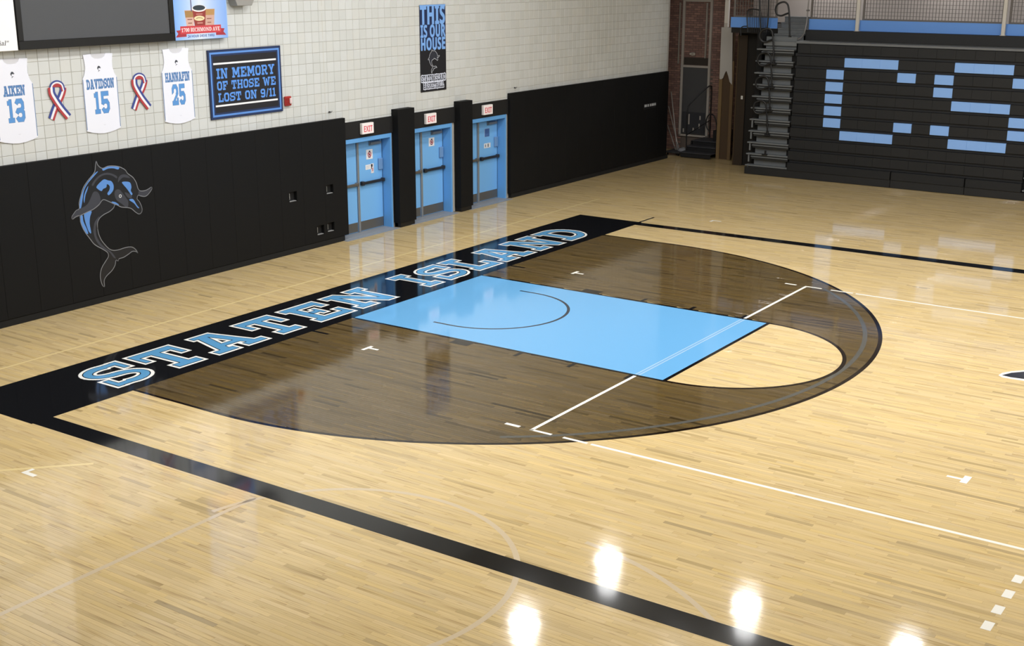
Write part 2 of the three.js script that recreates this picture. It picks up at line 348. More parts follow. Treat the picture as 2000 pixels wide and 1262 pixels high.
// ------------------------------------------------------------------ three blue double doors
function doorway(n, x0, x1, notes) {
  const d = structure(`door_${n}`, ['near', 'middle', 'far'][n - 1] + ' pale blue double door set back in the end wall');
  const blue = mat(0x79b9f4, 0.42), deep = mat(0x68a9e8, 0.42), steel = mat(0x77746e, 0.4, { metalness: 0.6 }), dark = mat(0x2c2e33, 0.4, { metalness: 0.3 });
  const zf = TILE_Z + 0.022, zl = -4.49, mx = x1 - 0.87;
  mesh('door_frame', [cbox(x1 - 0.045, x1, 0, 2.09, zl - 0.06, zf, 0.004), cbox(x0, x0 + 0.045, 0, 2.09, zl - 0.06, zf, 0.004), cbox(x0 + 0.045, x1 - 0.045, 2.0, 2.09, zl - 0.06, zf, 0.004), cbox(x0 + 0.045, x1 - 0.045, 1.955, 2.0, zl - 0.06, zl + 0.04, 0.004)], deep, d);
  mesh('mullion', cbox(mx - 0.03, mx + 0.03, 0.012, 1.955, zl - 0.05, zl + 0.03, 0.006), mat(0x9aa0a6, 0.4, { metalness: 0.5 }), d);
  for (const [a, b, right] of [[x0 + 0.05, mx - 0.034, false], [mx + 0.034, x1 - 0.05, true]]) {
    const leaf = mesh('door_leaf', cbox(a, b, 0.018, 1.95, zl - 0.045, zl, 0.004), blue, d);
    mesh('kick_plate', cbox(a + 0.012, b - 0.012, 0.03, 0.235, zl, zl + 0.004, 0.001), steel, leaf);
    mesh('push_bar', [cbox(a + 0.05, b - 0.02, 1.035, 1.095, zl + 0.03, zl + 0.075, 0.01), cbox(a + 0.03, a + 0.11, 1.02, 1.11, zl, zl + 0.085, 0.012), cbox(b - 0.08, b - 0.01, 1.025, 1.105, zl, zl + 0.085, 0.012)], right ? dark : steel, leaf);
    if (right) mesh('closer', [cbox(b - 0.42, b - 0.08, 1.86, 1.925, zl, zl + 0.06, 0.008), cbox(b - 0.44, b - 0.41, 1.85, 1.95, zl, zl + 0.03, 0.004)], mat(0x77828f, 0.45, { metalness: 0.3 }), leaf);
  }
  mesh('hinge_guard', cbox(x1 - 0.2, x1 - 0.075, 1.29, 1.54, zl, zl + 0.045, 0.012), mat(0x6f96c4, 0.45), d);
  mesh('side_seam', cbox(x1 - 0.062, x1 - 0.052, 0.02, 1.95, zl - 0.02, zl + 0.006, 0.002), mat(0x2d4f78, 0.6), d);
  mesh('threshold', [cbox(x0, x1, 0, 0.012, zl - 0.1, -4.2, 0.003), cbox(x0 - 0.02, x1 + 0.02, 0, 0.008, -4.2, -4.06, 0.003)], mat(0x9a9da1, 0.45, { metalness: 0.2 }), d);
  for (const [name, label, cat, ax, bx, ay, by, pic] of notes) {
    const t = thing(name, label, cat, (ax + bx) / 2, (ay + by) / 2, zl);
    mesh('sheet', cbox(ax - (ax + bx) / 2, bx - (ax + bx) / 2, ay - (ay + by) / 2, by - (ay + by) / 2, 0, 0.004, 0.001), mat(0xe8e8ea, 0.6), t);
    mesh('print', face(ax - (ax + bx) / 2 + 0.002, bx - (ax + bx) / 2 - 0.002, ay - (ay + by) / 2 + 0.002, by - (ay + by) / 2 - 0.002, 0.0045), pic, t);
  }
}
const redPrint = print(96, 96, (x) => {
  x.fillStyle = '#efeef2'; x.fillRect(0, 0, 96, 96);
  x.strokeStyle = '#b5303c'; x.lineWidth = 9; x.beginPath(); x.arc(48, 50, 24, 0, 7); x.stroke();
  x.fillStyle = '#3b3d52'; x.fillRect(38, 12, 24, 16); x.fillRect(36, 40, 24, 22); x.fillRect(30, 74, 34, 8);
  x.strokeStyle = '#b5303c'; x.beginPath(); x.moveTo(30, 33); x.lineTo(66, 67); x.stroke();
});
const whitePrint = print(96, 48, (x) => { x.fillStyle = '#f1f2f5'; x.fillRect(0, 0, 96, 48); x.fillStyle = '#b9bcc6'; for (let i = 0; i < 3; i++) x.fillRect(8, 10 + i * 11, 70 - i * 9, 4); });
const navyPrint = print(64, 96, (x) => { x.fillStyle = '#3f62a0'; x.fillRect(0, 0, 64, 96); x.fillStyle = '#5a7db8'; x.fillRect(10, 68, 40, 4); x.fillRect(10, 78, 30, 4); });
const tagPrint = print(48, 96, (x) => { x.fillStyle = '#e6e3e8'; x.fillRect(0, 0, 48, 96); x.fillStyle = '#30343e'; x.fillRect(8, 6, 20, 26); x.fillStyle = '#c98f98'; x.fillRect(14, 44, 24, 34); });
const greyPrint = print(96, 48, (x) => { x.fillStyle = '#e2e6ee'; x.fillRect(0, 0, 96, 48); x.fillStyle = '#5d6470'; x.fillRect(52, 6, 16, 34); x.fillStyle = '#8d94a2'; x.fillRect(12, 10, 18, 28); });
doorway(1, ...DOORS[0], [
  ['door_notice', 'white notice with a red round symbol on the near blue door', 'notice', 3.755, 3.965, 1.555, 1.765, redPrint],
  ['paper_note', 'small white paper note below the red notice on the near door', 'notice', 3.72, 3.93, 1.335, 1.44, whitePrint],
  ['hanging_tag', 'narrow tag hanging beside the white note on the near door', 'tag', 3.9, 3.99, 1.24, 1.45, tagPrint],
]);
doorway(2, ...DOORS[1], [['door_notice', 'white notice with a red round symbol on the middle blue door', 'notice', 5.93, 6.135, 1.59, 1.785, redPrint]]);
doorway(3, ...DOORS[2], [
  ['door_poster', 'small dark blue poster on the far blue door', 'poster', 8.115, 8.315, 1.575, 1.77, navyPrint],
  ['paper_note', 'small grey and white note under the dark poster on the far door', 'notice', 8.09, 8.36, 1.3, 1.415, greyPrint],
]);

// exit signs over the doors
[[3.475, 'first'], [5.64, 'middle'], [7.83, 'last']].forEach(([x, which], n) => {
  const t = thing('exit_sign', ['white box sign with red lettering above the near blue door', 'white box sign with red lettering above the middle blue door', 'white box sign with red lettering above the far blue door'][n], 'exit sign', x, 2.28, -4.236);
  mesh('housing', cbox(-0.185, 0.185, -0.115, 0.115, 0, 0.07, 0.008), mat(0xe9e4e2, 0.45), t);
  mesh('lit_face', face(-0.178, 0.178, -0.108, 0.108, 0.0706), print(192, 112, (c) => {
    c.fillStyle = '#fff6f6'; c.fillRect(0, 0, 192, 112);
    c.fillStyle = '#e0485c'; c.font = 'bold 92px sans-serif'; c.textAlign = 'center'; c.textBaseline = 'middle';
    c.save(); c.translate(96, 60); c.scale(0.78, 1); c.fillText('EXIT', 0, 0); c.restore();
  }, 0.5), t);
});

// ------------------------------------------------------------------ wall pads
const padMat = new THREE.MeshPhysicalMaterial({ color: 0x0b0c0e, roughness: 0.7, specularIntensity: 0.5 });
{
  // woven vinyl: very fine relief
  const n = 64, data = new Uint8Array(n * n * 4), R = rng(3);
  for (let i = 0; i < n * n; i++) { const v = 110 + R() * 60 + ((i % 4 < 2) !== ((Math.floor(i / n) % 4) < 2) ? 40 : 0); data.set([v, v, v, 255], i * 4); }
  const t = new THREE.DataTexture(data, n, n); t.wrapS = t.wrapT = THREE.RepeatWrapping; t.magFilter = THREE.LinearFilter; t.repeat.set(12, 12); t.needsUpdate = true;
  padMat.bumpMap = t; padMat.bumpScale = 0.0006;
}
function pad(x0, x1, label, group, opts = {}) {
  const w = (x1 - x0) / 2 - 0.0006, y0 = opts.y0 ?? 0.12, y1 = opts.y1 ?? 2.565, z = opts.z ?? PAD_Z, depth = opts.depth ?? 0.085, cx = (x0 + x1) / 2;
  const t = thing('wall_pad', label, 'wall pad', cx, y0, z - depth, group);
  mesh('cushion', plate(rect(-w, w, 0, y1 - y0), 0, depth, 0.005, (opts.holes || []).map(([a, b, c, d]) => rect(a - cx, b - cx, c - y0, d - y0).reverse())), padMat, t);
  mesh('backing_board', (opts.holes ? [cbox(-w + 0.01, w - 0.01, 0.01, y1 - y0 - 0.01, -0.012, -0.002, 0.002)] : [cbox(-w + 0.01, w - 0.01, 0.01, y1 - y0 - 0.01, -0.012, 0.002, 0.002)]), mat(0x0c0c0d, 0.8), t);
  return t;
}
const ORDER = ['first', 'second', 'third', 'fourth', 'fifth', 'sixth', 'seventh', 'eighth', 'ninth', 'tenth', 'eleventh', 'twelfth', 'thirteenth', 'fourteenth'];
const OUTLETS = [[1.06, 1.27, 1.055, 1.255], [2.14, 2.34, 1.06, 1.25], [1.82, 2.02, 0.255, 0.45], [2.13, 2.33, 0.27, 0.46]];
for (let i = 0; i < 14; i++) {
  const x1 = i ? 2.08 - (i - 1) * 0.622 : 2.77, x0 = i ? x1 - 0.622 : 2.08;
  pad(x0, x1, `tall black wall pad, ${ORDER[i]} to the left of the near blue door` + (i === 8 || i === 9 ? ' under the dolphin' : ''), 'black wall pads left of the doors', { holes: OUTLETS.filter((o) => o[0] > x0 && o[1] < x1) });
}
pad(4.36, 4.93, 'narrow black pad on the pier between near and middle blue doors', null, { z: -4.08, depth: 0.18, y1: 2.595, y0: 0.1 });
pad(6.6, 7.08, 'narrow black pad on the pier between middle and far blue doors', null, { z: -4.08, depth: 0.18, y1: 2.575, y0: 0.1 });
for (let i = 0; i < 13; i++) {
  const w = (16.98 - 8.76) / 13;
  pad(8.76 + i * w, 8.76 + (i + 1) * w, 'black wall pad in the unbroken run right of the far door', 'black wall pads right of the doors', { y1: 2.59 });
}
for (const [x0, x1, z] of [[4.4, 4.9, -4.1], [6.63, 7.05, -4.1]]) { const b = mesh('trim_2', cbox(x0, x1, 0, 0.1, -4.26, z, 0.006), mat(0x0e0f10, 0.5)); b.userData.kind = 'structure'; b.userData.label = 'black base block under a padded pier'; }
OUTLETS.forEach(([x0, x1, y0, y1], n) => {
  const label = ['recessed wall socket, leftmost of the four square cut-outs in the pads', 'recessed wall socket in the upper cut-out beside the near blue door', 'recessed wall socket in the lower left cut-out near the floor', 'recessed wall socket in the lower right cut-out near the floor'][n];
  const t = thing('wall_socket', label, 'socket', (x0 + x1) / 2, (y0 + y1) / 2, PAD_Z - 0.084);
  const w = (x1 - x0) / 2, h = (y1 - y0) / 2;
  mesh('box', cbox(-w + 0.004, w - 0.004, -h + 0.004, h - 0.004, 0.002, 0.012, 0.002), mat(0x070708, 0.7), t);
  mesh('cover_plate', cbox(-w + 0.012, -w + 0.075, -h + 0.04, h - 0.035, 0.012, 0.02, 0.003), mat(0xc9c9c6, 0.4), t);
  if (n !== 1) for (const y of [-0.03, 0.03]) mesh('receptacle', new THREE.CylinderGeometry(0.017, 0.017, 0.006, 12).rotateX(Math.PI / 2).translate(-w + 0.044, y, 0.022), mat(0x55565a, 0.5), t);
  mesh('lower_lip', cbox(-w + 0.01, w - 0.01, -h + 0.003, -h + 0.016, 0.012, 0.075, 0.003), mat(0x8e8f90, 0.5), t);
});

// ------------------------------------------------------------------ dolphin emblem on the pads (centimetres from x = -3, y = 0)
{
  const t = thing('dolphin_emblem', 'large blue and grey leaping dolphin emblem on the black pads', 'emblem', -3.0, 0, PAD_Z);
  const pts = (l) => { const o = []; for (let i = 0; i < l.length; i += 2) o.push([l[i] / 100, l[i + 1] / 100]); return o; };
  const soft = (l, closed) => new THREE.CatmullRomCurve3(pts(l).map((p) => new THREE.Vector3(p[0], p[1], 0)), closed, 'centripetal').getPoints(l.length * 2).map((v) => [v.x, v.y]);
  const stripe = (line, closed, w, z) => {
    const P = [], N = [], n = line.length;
    for (let i = 0; i < (closed ? n - 1 : n - 1); i++) {
      const [a, b] = [line[i], line[i + 1]], l = Math.hypot(b[0] - a[0], b[1] - a[1]) || 1, dx = (b[0] - a[0]) / l * w / 2, dy = (b[1] - a[1]) / l * w / 2;
      const c = [[a[0] - dx * 0.5 + dy, a[1] - dy * 0.5 - dx], [b[0] + dx * 0.5 + dy, b[1] + dy * 0.5 - dx], [b[0] + dx * 0.5 - dy, b[1] + dy * 0.5 + dx], [a[0] - dx * 0.5 - dy, a[1] - dy * 0.5 + dx]];
      for (const k of [0, 1, 2, 0, 2, 3]) { P.push(c[k][0], c[k][1], z); N.push(0, 0, 1); }
    }
    return geo(P, N);
  };
  const body = soft(DOLPHIN.outline, true);
  mesh('body', plate(body, 0.0005, 0.002), mat(0x131419, 0.5), t);
  DOLPHIN.gray.forEach((l) => mesh('gray_patch', plate(soft(l, true), 0.002, 0.0026), mat(0x3b3d46, 0.5), t));
  DOLPHIN.blue.forEach((l) => mesh('blue_patch', plate(soft(l, true), 0.002, 0.0032), mat(0x5c8fd6, 0.5), t));
  mesh('outline', [stripe(body, true, 0.014, 0.0042), stripe(soft(DOLPHIN.flipperLine, false), false, 0.014, 0.0042)], mat(0x8f9298, 0.5), t);
  const [ex, ey] = DOLPHIN.eye.map((v) => v / 100);
  const e = mesh('eye', new THREE.RingGeometry(0.014, 0.03, 20).translate(ex, ey, 0.0045), mat(0xc6c8cc, 0.5), t);
  mesh('pupil', new THREE.CircleGeometry(0.014, 16).translate(ex, ey, 0.0047), mat(0x08080a, 0.4), e);
}

// ------------------------------------------------------------------ signs on the tiled wall
function board(name, label, category, x0, x1, y0, y1, depth, picture, edge) {
  const cx = (x0 + x1) / 2, cy = (y0 + y1) / 2, t = thing(name, label, category, cx, cy, SIGN_Z);
  mesh('panel', cbox(x0 - cx, x1 - cx, y0 - cy, y1 - cy, 0, depth, 0.003), edge, t);
  mesh('print', face(x0 - cx + 0.003, x1 - cx - 0.003, y0 - cy + 0.003, y1 - cy - 0.003, depth + 0.0006), picture, t);
  return t;
}
board('memorial_sign', 'black memorial sign with blue block lettering and double blue border', 'sign', -0.78, 1.07, 2.855, 4.11, 0.025, print(1110, 753, (x, w, h) => {
  x.fillStyle = '#1d3059'; x.fillRect(0, 0, w, h);
  x.fillStyle = '#5f93dd'; x.fillRect(24, 24, w - 48, h - 48);
  x.fillStyle = '#1d3059'; x.fillRect(46, 46, w - 92, h - 92);
  x.fillStyle = '#1c1d24'; x.fillRect(66, 66, w - 132, h - 132);
  x.fillStyle = '#f3f4f6'; x.fillRect(72, 140, w - 150, 20); x.fillRect(72, 600, w - 150, 20);
  blockText(x, 'IN MEMORY', 110, 1000, 314, 112, '#5b97ea', 0.12);
  blockText(x, 'OF THOSE WE', 110, 1010, 440, 98, '#5b97ea', 0.12);
  blockText(x, 'LOST ON 9/11', 118, 1000, 570, 98, '#5b97ea', 0.12);
}, 0.55), mat(0x16233f, 0.5));

const dolphinIcon = (x, cx, cy, s, stroke, fill) => {                      // the same emblem drawn small on prints
  const l = DOLPHIN.outline;
  x.beginPath();
  for (let i = 0; i < l.length; i += 2) { const px = cx + (l[i] + 17) * s, py = cy - (l[i + 1] - 135) * s; if (i) x.lineTo(px, py); else x.moveTo(px, py); }
  x.closePath();
  if (fill) { x.fillStyle = fill; x.fill(); }
  if (stroke) { x.strokeStyle = stroke[0]; x.lineWidth = stroke[1]; x.lineJoin = 'round'; x.stroke(); }
};
board('team_banner', 'tall narrow banner in blue and black with a white dolphin outline', 'banner', 5.39, 6.32, 2.87, 4.76, 0.008, print(460, 940, (x, w, h) => {
  x.fillStyle = '#1b2c54'; x.fillRect(0, 0, w, 480); x.fillStyle = '#15161d'; x.fillRect(0, 478, w, h - 478);
  x.fillStyle = '#7fb0f0'; x.fillRect(0, 0, w, 16);
  x.textAlign = 'center'; x.textBaseline = 'alphabetic';
  const word = (s, y, hgt, fit) => { x.save(); x.font = 'bold 200px sans-serif'; const m = x.measureText(s).width; x.translate(w / 2, y); x.scale(fit / m, hgt / 146); x.fillStyle = '#7fb0f0'; x.strokeStyle = '#7fb0f0'; x.lineWidth = 7; x.fillText(s, 0, 0); x.strokeText(s, 0, 0); x.restore(); };
  word('THIS', 206, 200, w - 8); word('IS OUR', 346, 132, w - 14); word('HOUSE', 486, 132, w - 8);
  dolphinIcon(x, 238, 614, 1.18, ['#dfe3ea', 8], '#23252e');
  dolphinIcon(x, 238, 614, 1.18, null, '#2c2f3a');
  blockText(x, 'STATEN ISLAND', 12, w - 12, 828, 66, '#2a2f3c', 0.2, '#dfe4f4', 9);
  blockText(x, 'BASKETBALL', 50, w - 50, 908, 62, '#2a2f3c', 0.2, '#dfe4f4', 9);
}, 0.6), mat(0x23252c, 0.6));

// scoreboard screen between two advertising panels, all three held off the wall
{
  const t = thing('video_screen', 'large switched-off dark grey screen in a thick black frame', 'screen', -3.17, 5.12, SIGN_Z);
  mesh('cabinet', cbox(-1.55, 1.55, -0.79, 0.9, 0, 0.15, 0.01), mat(0x0d0e10, 0.45), t);
  mesh('frame', [cbox(-1.555, 1.555, -0.795, -0.66, 0.15, 0.175, 0.006), cbox(-1.555, -1.46, -0.66, 0.9, 0.15, 0.175, 0.006), cbox(1.45, 1.555, -0.66, 0.9, 0.15, 0.175, 0.006), cbox(-1.46, 1.45, 0.8, 0.9, 0.15, 0.175, 0.006)], mat(0x0a0b0c, 0.4), t);
  mesh('screen', cbox(-1.47, 1.46, -0.67, 0.81, 0.148, 0.156, 0.001), mat(0x4a4c50, 0.55), t);
}
{
  const t = thing('advertising_panel', 'white advertising panel at the left edge of the dark screen', 'panel', -5.46, 5.12, SIGN_Z);
  mesh('cabinet', cbox(-0.72, 0.72, -0.8, 0.9, 0, 0.16, 0.008), mat(0xf2f2f2, 0.5), t);
  mesh('print', face(-0.715, 0.715, -0.795, 0.895, 0.161), print(512, 605, (x, w, h) => { x.fillStyle = '#fafafa'; x.fillRect(0, 0, w, h); x.fillStyle = '#55565a'; x.font = 'italic bold 33px serif'; x.textAlign = 'right'; x.fillText('tial"', w - 56, h - 30); }, 0.5), t);
}
{
  const t = thing('coffee_advertisement', 'blue advertising panel with three coffee cups and a red ribbon', 'panel', -0.93, 5.12, SIGN_Z);
  mesh('cabinet', cbox(-0.69, 0.6, -0.8, 0.9, 0, 0.12, 0.008), mat(0x9cc0ee, 0.5), t);
  mesh('print', face(-0.685, 0.575, -0.795, 0.895, 0.1206), print(512, 672, (x, w, h) => {
    const k = x.createLinearGradient(0, 0, w, 0); k.addColorStop(0, '#7fb2ff'); k.addColorStop(0.5, '#dfe9fb'); k.addColorStop(0.8, '#a6c4f4'); k.addColorStop(1, '#86aef0');
    x.fillStyle = k; x.fillRect(0, 0, w, h); x.fillStyle = '#6f9fe8'; x.fillRect(0, 0, 10, h);
    const cup = (cx, top, bot, rt, rb, c) => { x.fillStyle = c; x.beginPath(); x.moveTo(cx - rt, top); x.lineTo(cx + rt, top); x.lineTo(cx + rb, bot); x.lineTo(cx - rb, bot); x.fill(); };
    cup(160, 470, 592, 46, 32, '#d9b3a5'); cup(160, 474, 520, 44, 40, '#a8814f'); cup(345, 466, 592, 56, 40, '#cfa899'); cup(345, 468, 508, 54, 48, '#b98e58');
    x.fillStyle = '#8a5148'; for (const cx of [160, 342]) { x.fillRect(cx - 22, 530, 44, 6); x.fillRect(cx - 18, 556, 36, 6); }
    cup(252, 460, 596, 64, 48, '#963a35');
    x.fillStyle = '#f3ecec'; x.beginPath(); x.ellipse(252, 460, 68, 24, 0, 0, 7); x.fill();
    x.fillStyle = '#2f3a44'; x.beginPath(); x.ellipse(252, 456, 58, 18, 0, 0, 7); x.fill();
    x.fillStyle = '#e9d9ab'; x.beginPath(); x.ellipse(250, 528, 50, 18, 0, 0, 7); x.fill();
    x.strokeStyle = '#8c7a4e'; x.lineWidth = 4; x.beginPath(); x.moveTo(220, 530); x.quadraticCurveTo(250, 518, 282, 531); x.stroke();
    x.fillStyle = '#c98a80'; x.fillRect(222, 496, 60, 7); x.fillRect(228, 556, 52, 9);
    x.strokeStyle = '#5c5578'; x.lineWidth = 9; x.beginPath(); x.moveTo(176, 330); x.lineTo(180, 480); x.stroke();
    x.fillStyle = '#a9323f'; x.beginPath(); x.moveTo(28, 606); x.lineTo(120, 600); x.lineTo(120, 650); x.lineTo(20, 652); x.lineTo(44, 628); x.fill();
    x.beginPath(); x.moveTo(486, 606); x.lineTo(400, 600); x.lineTo(400, 650); x.lineTo(500, 652); x.lineTo(474, 628); x.fill();
    x.fillStyle = '#cc3f48'; x.fillRect(66, 578, 386, 54);
    x.fillStyle = '#fff2f2'; x.textAlign = 'center'; x.font = 'bold 38px serif'; x.save(); x.translate(258, 618); x.scale(1.02, 1); x.fillText('1700 RICHMOND AVE', 0, 0, 360); x.restore();
    x.fillStyle = '#22448f'; x.font = 'bold 25px sans-serif'; x.fillText('24 HOUR DRIVE THRU', 258, 658, 260);
  }, 0.5), t);
}
{
  const t = thing('wall_speaker', 'grey box on the tiled wall at the top edge, right of the coffee panel', 'speaker', 0.06, 5.22, SIGN_Z);
  mesh('cabinet', plate([[-0.34, -0.02], [-0.2, -0.34], [0.16, -0.34], [0.36, -0.02], [0.36, 0.3], [-0.34, 0.3]], 0, 0.2, 0.01), mat(0x96948f, 0.6), t);
  mesh('grille', cbox(-0.28, 0.3, 0.0, 0.26, 0.2, 0.212, 0.004), mat(0x55555a, 0.8), t);
}
{
  const t = thing('fire_alarm', 'red fire alarm horn with a white strobe beside the memorial sign', 'fire alarm', 1.205, 3.035, SIGN_Z);
  mesh('housing', cbox(-0.085, 0.085, -0.09, 0.095, 0, 0.05, 0.012), mat(0xa52a25, 0.45), t);
  mesh('strobe', cbox(0.015, 0.07, -0.05, 0.06, 0.05, 0.085, 0.012), mat(0xe6cfd0, 0.3), t);
  mesh('horn_grille', [0, 1, 2, 3].map((i) => cbox(-0.07, 0.0, -0.06 + i * 0.033, -0.045 + i * 0.033, 0.05, 0.056, 0.002)), mat(0x7c1f1d, 0.5), t);
}
[[2.41, 2.715, 'small black hook on the tiles above the near end of the pads'], [9.08, 2.7, 'small black hook on the tiles right of the far door']].forEach(([x, y, label]) => {
  const t = thing('wall_hook', label, 'hook', x, y, SIGN_Z);
  mesh('plate', cbox(-0.03, 0.03, -0.014, 0.014, 0, 0.006, 0.002), mat(0x3a3a3a, 0.5), t);
  mesh('hook', tube([[-0.03, 0, 0.006], [-0.01, -0.012, 0.03], [0.03, 0.004, 0.034], [0.045, 0.016, 0.03]], 0.006), mat(0x2c2c2c, 0.5), t);
});
{
  const t = thing('pad_label', 'small black label with a row of white marks on the far pads', 'label', 15.87, 1.68, PAD_Z);
  mesh('plate', cbox(-0.37, 0.36, -0.085, 0.07, 0, 0.006, 0.002), mat(0x1c1d20, 0.5), t);
  for (const [a, b] of [[-0.34, -0.2], [-0.16, -0.08], [-0.02, 0.05], [0.08, 0.24], [0.26, 0.34]]) mesh('white_mark', cbox(a, b, -0.02, 0.05, 0.006, 0.008, 0.0005), mat(0xb9bcc0, 0.5), t);
}

// jerseys
function jersey(x, y, name, number, label) {
  const t = thing('jersey_cutout', label, 'jersey', x, y, SIGN_Z);
  const half = [[0.345, -0.02], [0.345, 0.83], [0.30, 0.9], [0.272, 1.0], [0.275, 1.1], [0.295, 1.225], [0.15, 1.235], [0.125, 1.185], [0.075, 1.155], [0, 1.148]];
  const hem = [[0, -0.085], [0.12, -0.075], [0.25, -0.05]];
  const right = [...hem, ...half], left = right.slice(1, -1).reverse().map(([a, b]) => [-a, b]);
  const outline = [...right, ...left];
  mesh('shirt', plate(outline, 0, 0.012, 0.002), mat(0xe9ebf7, 0.6), t);
  const top = mesh('print', plate(outline, 0.0121, 0.0126), print(384, 704, (c, w, h) => {
    c.fillStyle = '#eef0fb'; c.fillRect(0, 0, w, h);
    const px = (v) => (v + 0.36) / 0.72 * w, py = (v) => h - (v + 0.09) / 1.33 * h;
    c.strokeStyle = '#dcdde6'; c.lineWidth = 10; c.beginPath(); c.arc(px(0), py(1.25), 46, 0, 7); c.stroke();
    dolphinIcon(c, px(0), py(0.985), 0.26, null, '#3b3f49');
    const wide = name.length > 5 ? 0.275 : 0.19;
    blockText(c, name, px(-wide), px(wide), py(0.66), 84, '#5482bb', 0.1, '#46618c', 1.6);
    blockText(c, number, px(-0.145), px(0.15), py(0.25), 190, '#5b97d8', 0.16, '#4c6b96', 2.5);
    c.fillStyle = '#d3d6e2'; c.fillRect(px(0.0), py(0.06), 22, 3);
  }, 0.6), t);
  const g = top.geometry, p = g.attributes.position, u = g.attributes.uv;
  for (let i = 0; i < p.count; i++) u.setXY(i, (p.getX(i) + 0.36) / 0.72, (p.getY(i) + 0.09) / 1.33);
  for (const s of [-1, 1]) mesh('side_piping', cbox(s > 0 ? 0.334 : -0.345, s > 0 ? 0.345 : -0.334, 0.0, 0.83, 0.0126, 0.0145, 0.0005), mat(0x5d7fae, 0.6), t);
  mesh('neck_tape', plate([[-0.15, 1.235], [-0.125, 1.185], [-0.075, 1.155], [0, 1.148], [0.075, 1.155], [0.125, 1.185], [0.15, 1.235]], 0.002, 0.006), mat(0xd5d5da, 0.7), t);
  return t;
}
jersey(-4.79, 2.96, 'AIKEN', '13', 'white sleeveless jersey cut-out with number 13 on the wall');
jersey(-3.155, 2.95, 'DAVIDSON', '15', 'white sleeveless jersey cut-out with number 15 between two ribbons');
jersey(-1.5, 2.95, 'HANNAFIN', '25', 'white sleeveless jersey cut-out with number 25 beside the memorial sign');

// striped awareness ribbons
function ribbon(x, y, label) {
  const t = thing('ribbon_cutout', label, 'ribbon', x, y, SIGN_Z);
  const strand = (line, order, z, w = 0.115) => {
    const c = new THREE.CatmullRomCurve3(line.map((p) => new THREE.Vector3(p[0], p[1], 0)), false, 'centripetal'), n = 26, pt = c.getPoints(n), tg = [];
    for (let i = 0; i <= n; i++) tg.push(c.getTangent(i / n));
    order.forEach((color, k) => {
      const a = w / 2 - k * w / 3, b = a - w / 3, side = (d) => pt.map((p, i) => [p.x - tg[i].y * d, p.y + tg[i].x * d]);
      mesh('stripe', plate([...side(a), ...side(b).reverse()], z, z + 0.006), mat({ r: 0xb23a3f, w: 0xeeeef4, b: 0x3b4a92 }[color], 0.55), t);
    });
  };
  strand([[-0.16, -0.285], [-0.06, -0.1], [0.06, 0.06], [0.11, 0.16], [0.115, 0.2]], ['b', 'w', 'r'], 0.002, 0.12);
  strand([[0.118, 0.15], [0.09, 0.25], [0.03, 0.285], [-0.03, 0.285], [-0.09, 0.25], [-0.115, 0.17]], ['r', 'w', 'b'], 0.006, 0.075);
  strand([[-0.07, 0.232], [-0.03, 0.243], [0.03, 0.243], [0.07, 0.232]], ['r', 'r', 'r'], 0.003, 0.05);
  strand([[-0.112, 0.22], [-0.11, 0.13], [-0.06, 0.03], [0.03, -0.11], [0.165, -0.28]], ['b', 'w', 'r'], 0.013, 0.125);
  return t;
}
ribbon(-4.0, 3.48, 'tricolour ribbon cut-out, left one of the two, beside the partly cropped jersey');
ribbon(-2.34, 3.49, 'tricolour ribbon cut-out, right one of the two, beside the jersey nearest the sign');

// ------------------------------------------------------------------ hardwood court floor: every strip is a board; paint lies on the boards
const floor = structure('floor', 'varnished maple strip court floor with painted markings');
const GLOSS = { roughness: 0.07 };
const grain = (() => {
  const W = 512, H = 1024, R = rng(11), data = new Uint8Array(W * H * 4);
  const rows = []; for (let k = 0; k < 90; k++) rows.push({ x: R() * W, w: 0.6 + R() * 5, a: (R() - 0.6) * 0.055, f: 1 + Math.floor(R() * 3), p: R() * 6.3, b: 2 + R() * 7 });
  const knots = []; for (let k = 0; k < 16; k++) knots.push({ x: R() * W, y: R() * H, w: 5 + R() * 11, h: k < 4 ? 12 + R() * 14 : 40 + R() * 150, a: 0.05 + R() * 0.15 });
  const line = new Float32Array(W * H);
  for (const s of rows) for (let y = 0; y < H; y++) {
    const c = s.x + s.b * Math.sin(y / H * 6.2832 * s.f + s.p), r = Math.ceil(s.w * 2);
    for (let d = -r; d <= r; d++) line[y * W + ((Math.round(c) + d) % W + W) % W] += s.a * Math.exp(-d * d / (s.w * s.w));
  }
  for (const k of knots) for (let y = Math.floor(k.y - 2 * k.h); y < k.y + 2 * k.h; y++) for (let x = Math.floor(k.x - 2 * k.w); x < k.x + 2 * k.w; x++) {
    const e = ((x - k.x) / k.w) ** 2 + ((y - k.y) / k.h) ** 2;
    line[((y % H + H) % H) * W + (x % W + W) % W] -= k.a * Math.exp(-e);
  }
  for (let i = 0; i < W * H; i++) {
    const v = Math.max(0, Math.min(1, 0.93 + line[i] + (R() - 0.5) * 0.03));
    data[i * 4] = 255 * Math.min(1, v ** 0.85); data[i * 4 + 1] = 255 * v; data[i * 4 + 2] = 255 * Math.max(0, v ** 1.2); data[i * 4 + 3] = 255;
  }
  const t = new THREE.DataTexture(data, W, H); t.wrapS = t.wrapT = THREE.RepeatWrapping; t.magFilter = THREE.LinearFilter; t.colorSpace = THREE.SRGBColorSpace; t.needsUpdate = true;
  return t;
})();
const wood = new THREE.MeshStandardMaterial({ vertexColors: true, map: grain, ...GLOSS });
const WOOD = [0.75, 0.585, 0.308], STAIN = [0.165, 0.148, 0.118];
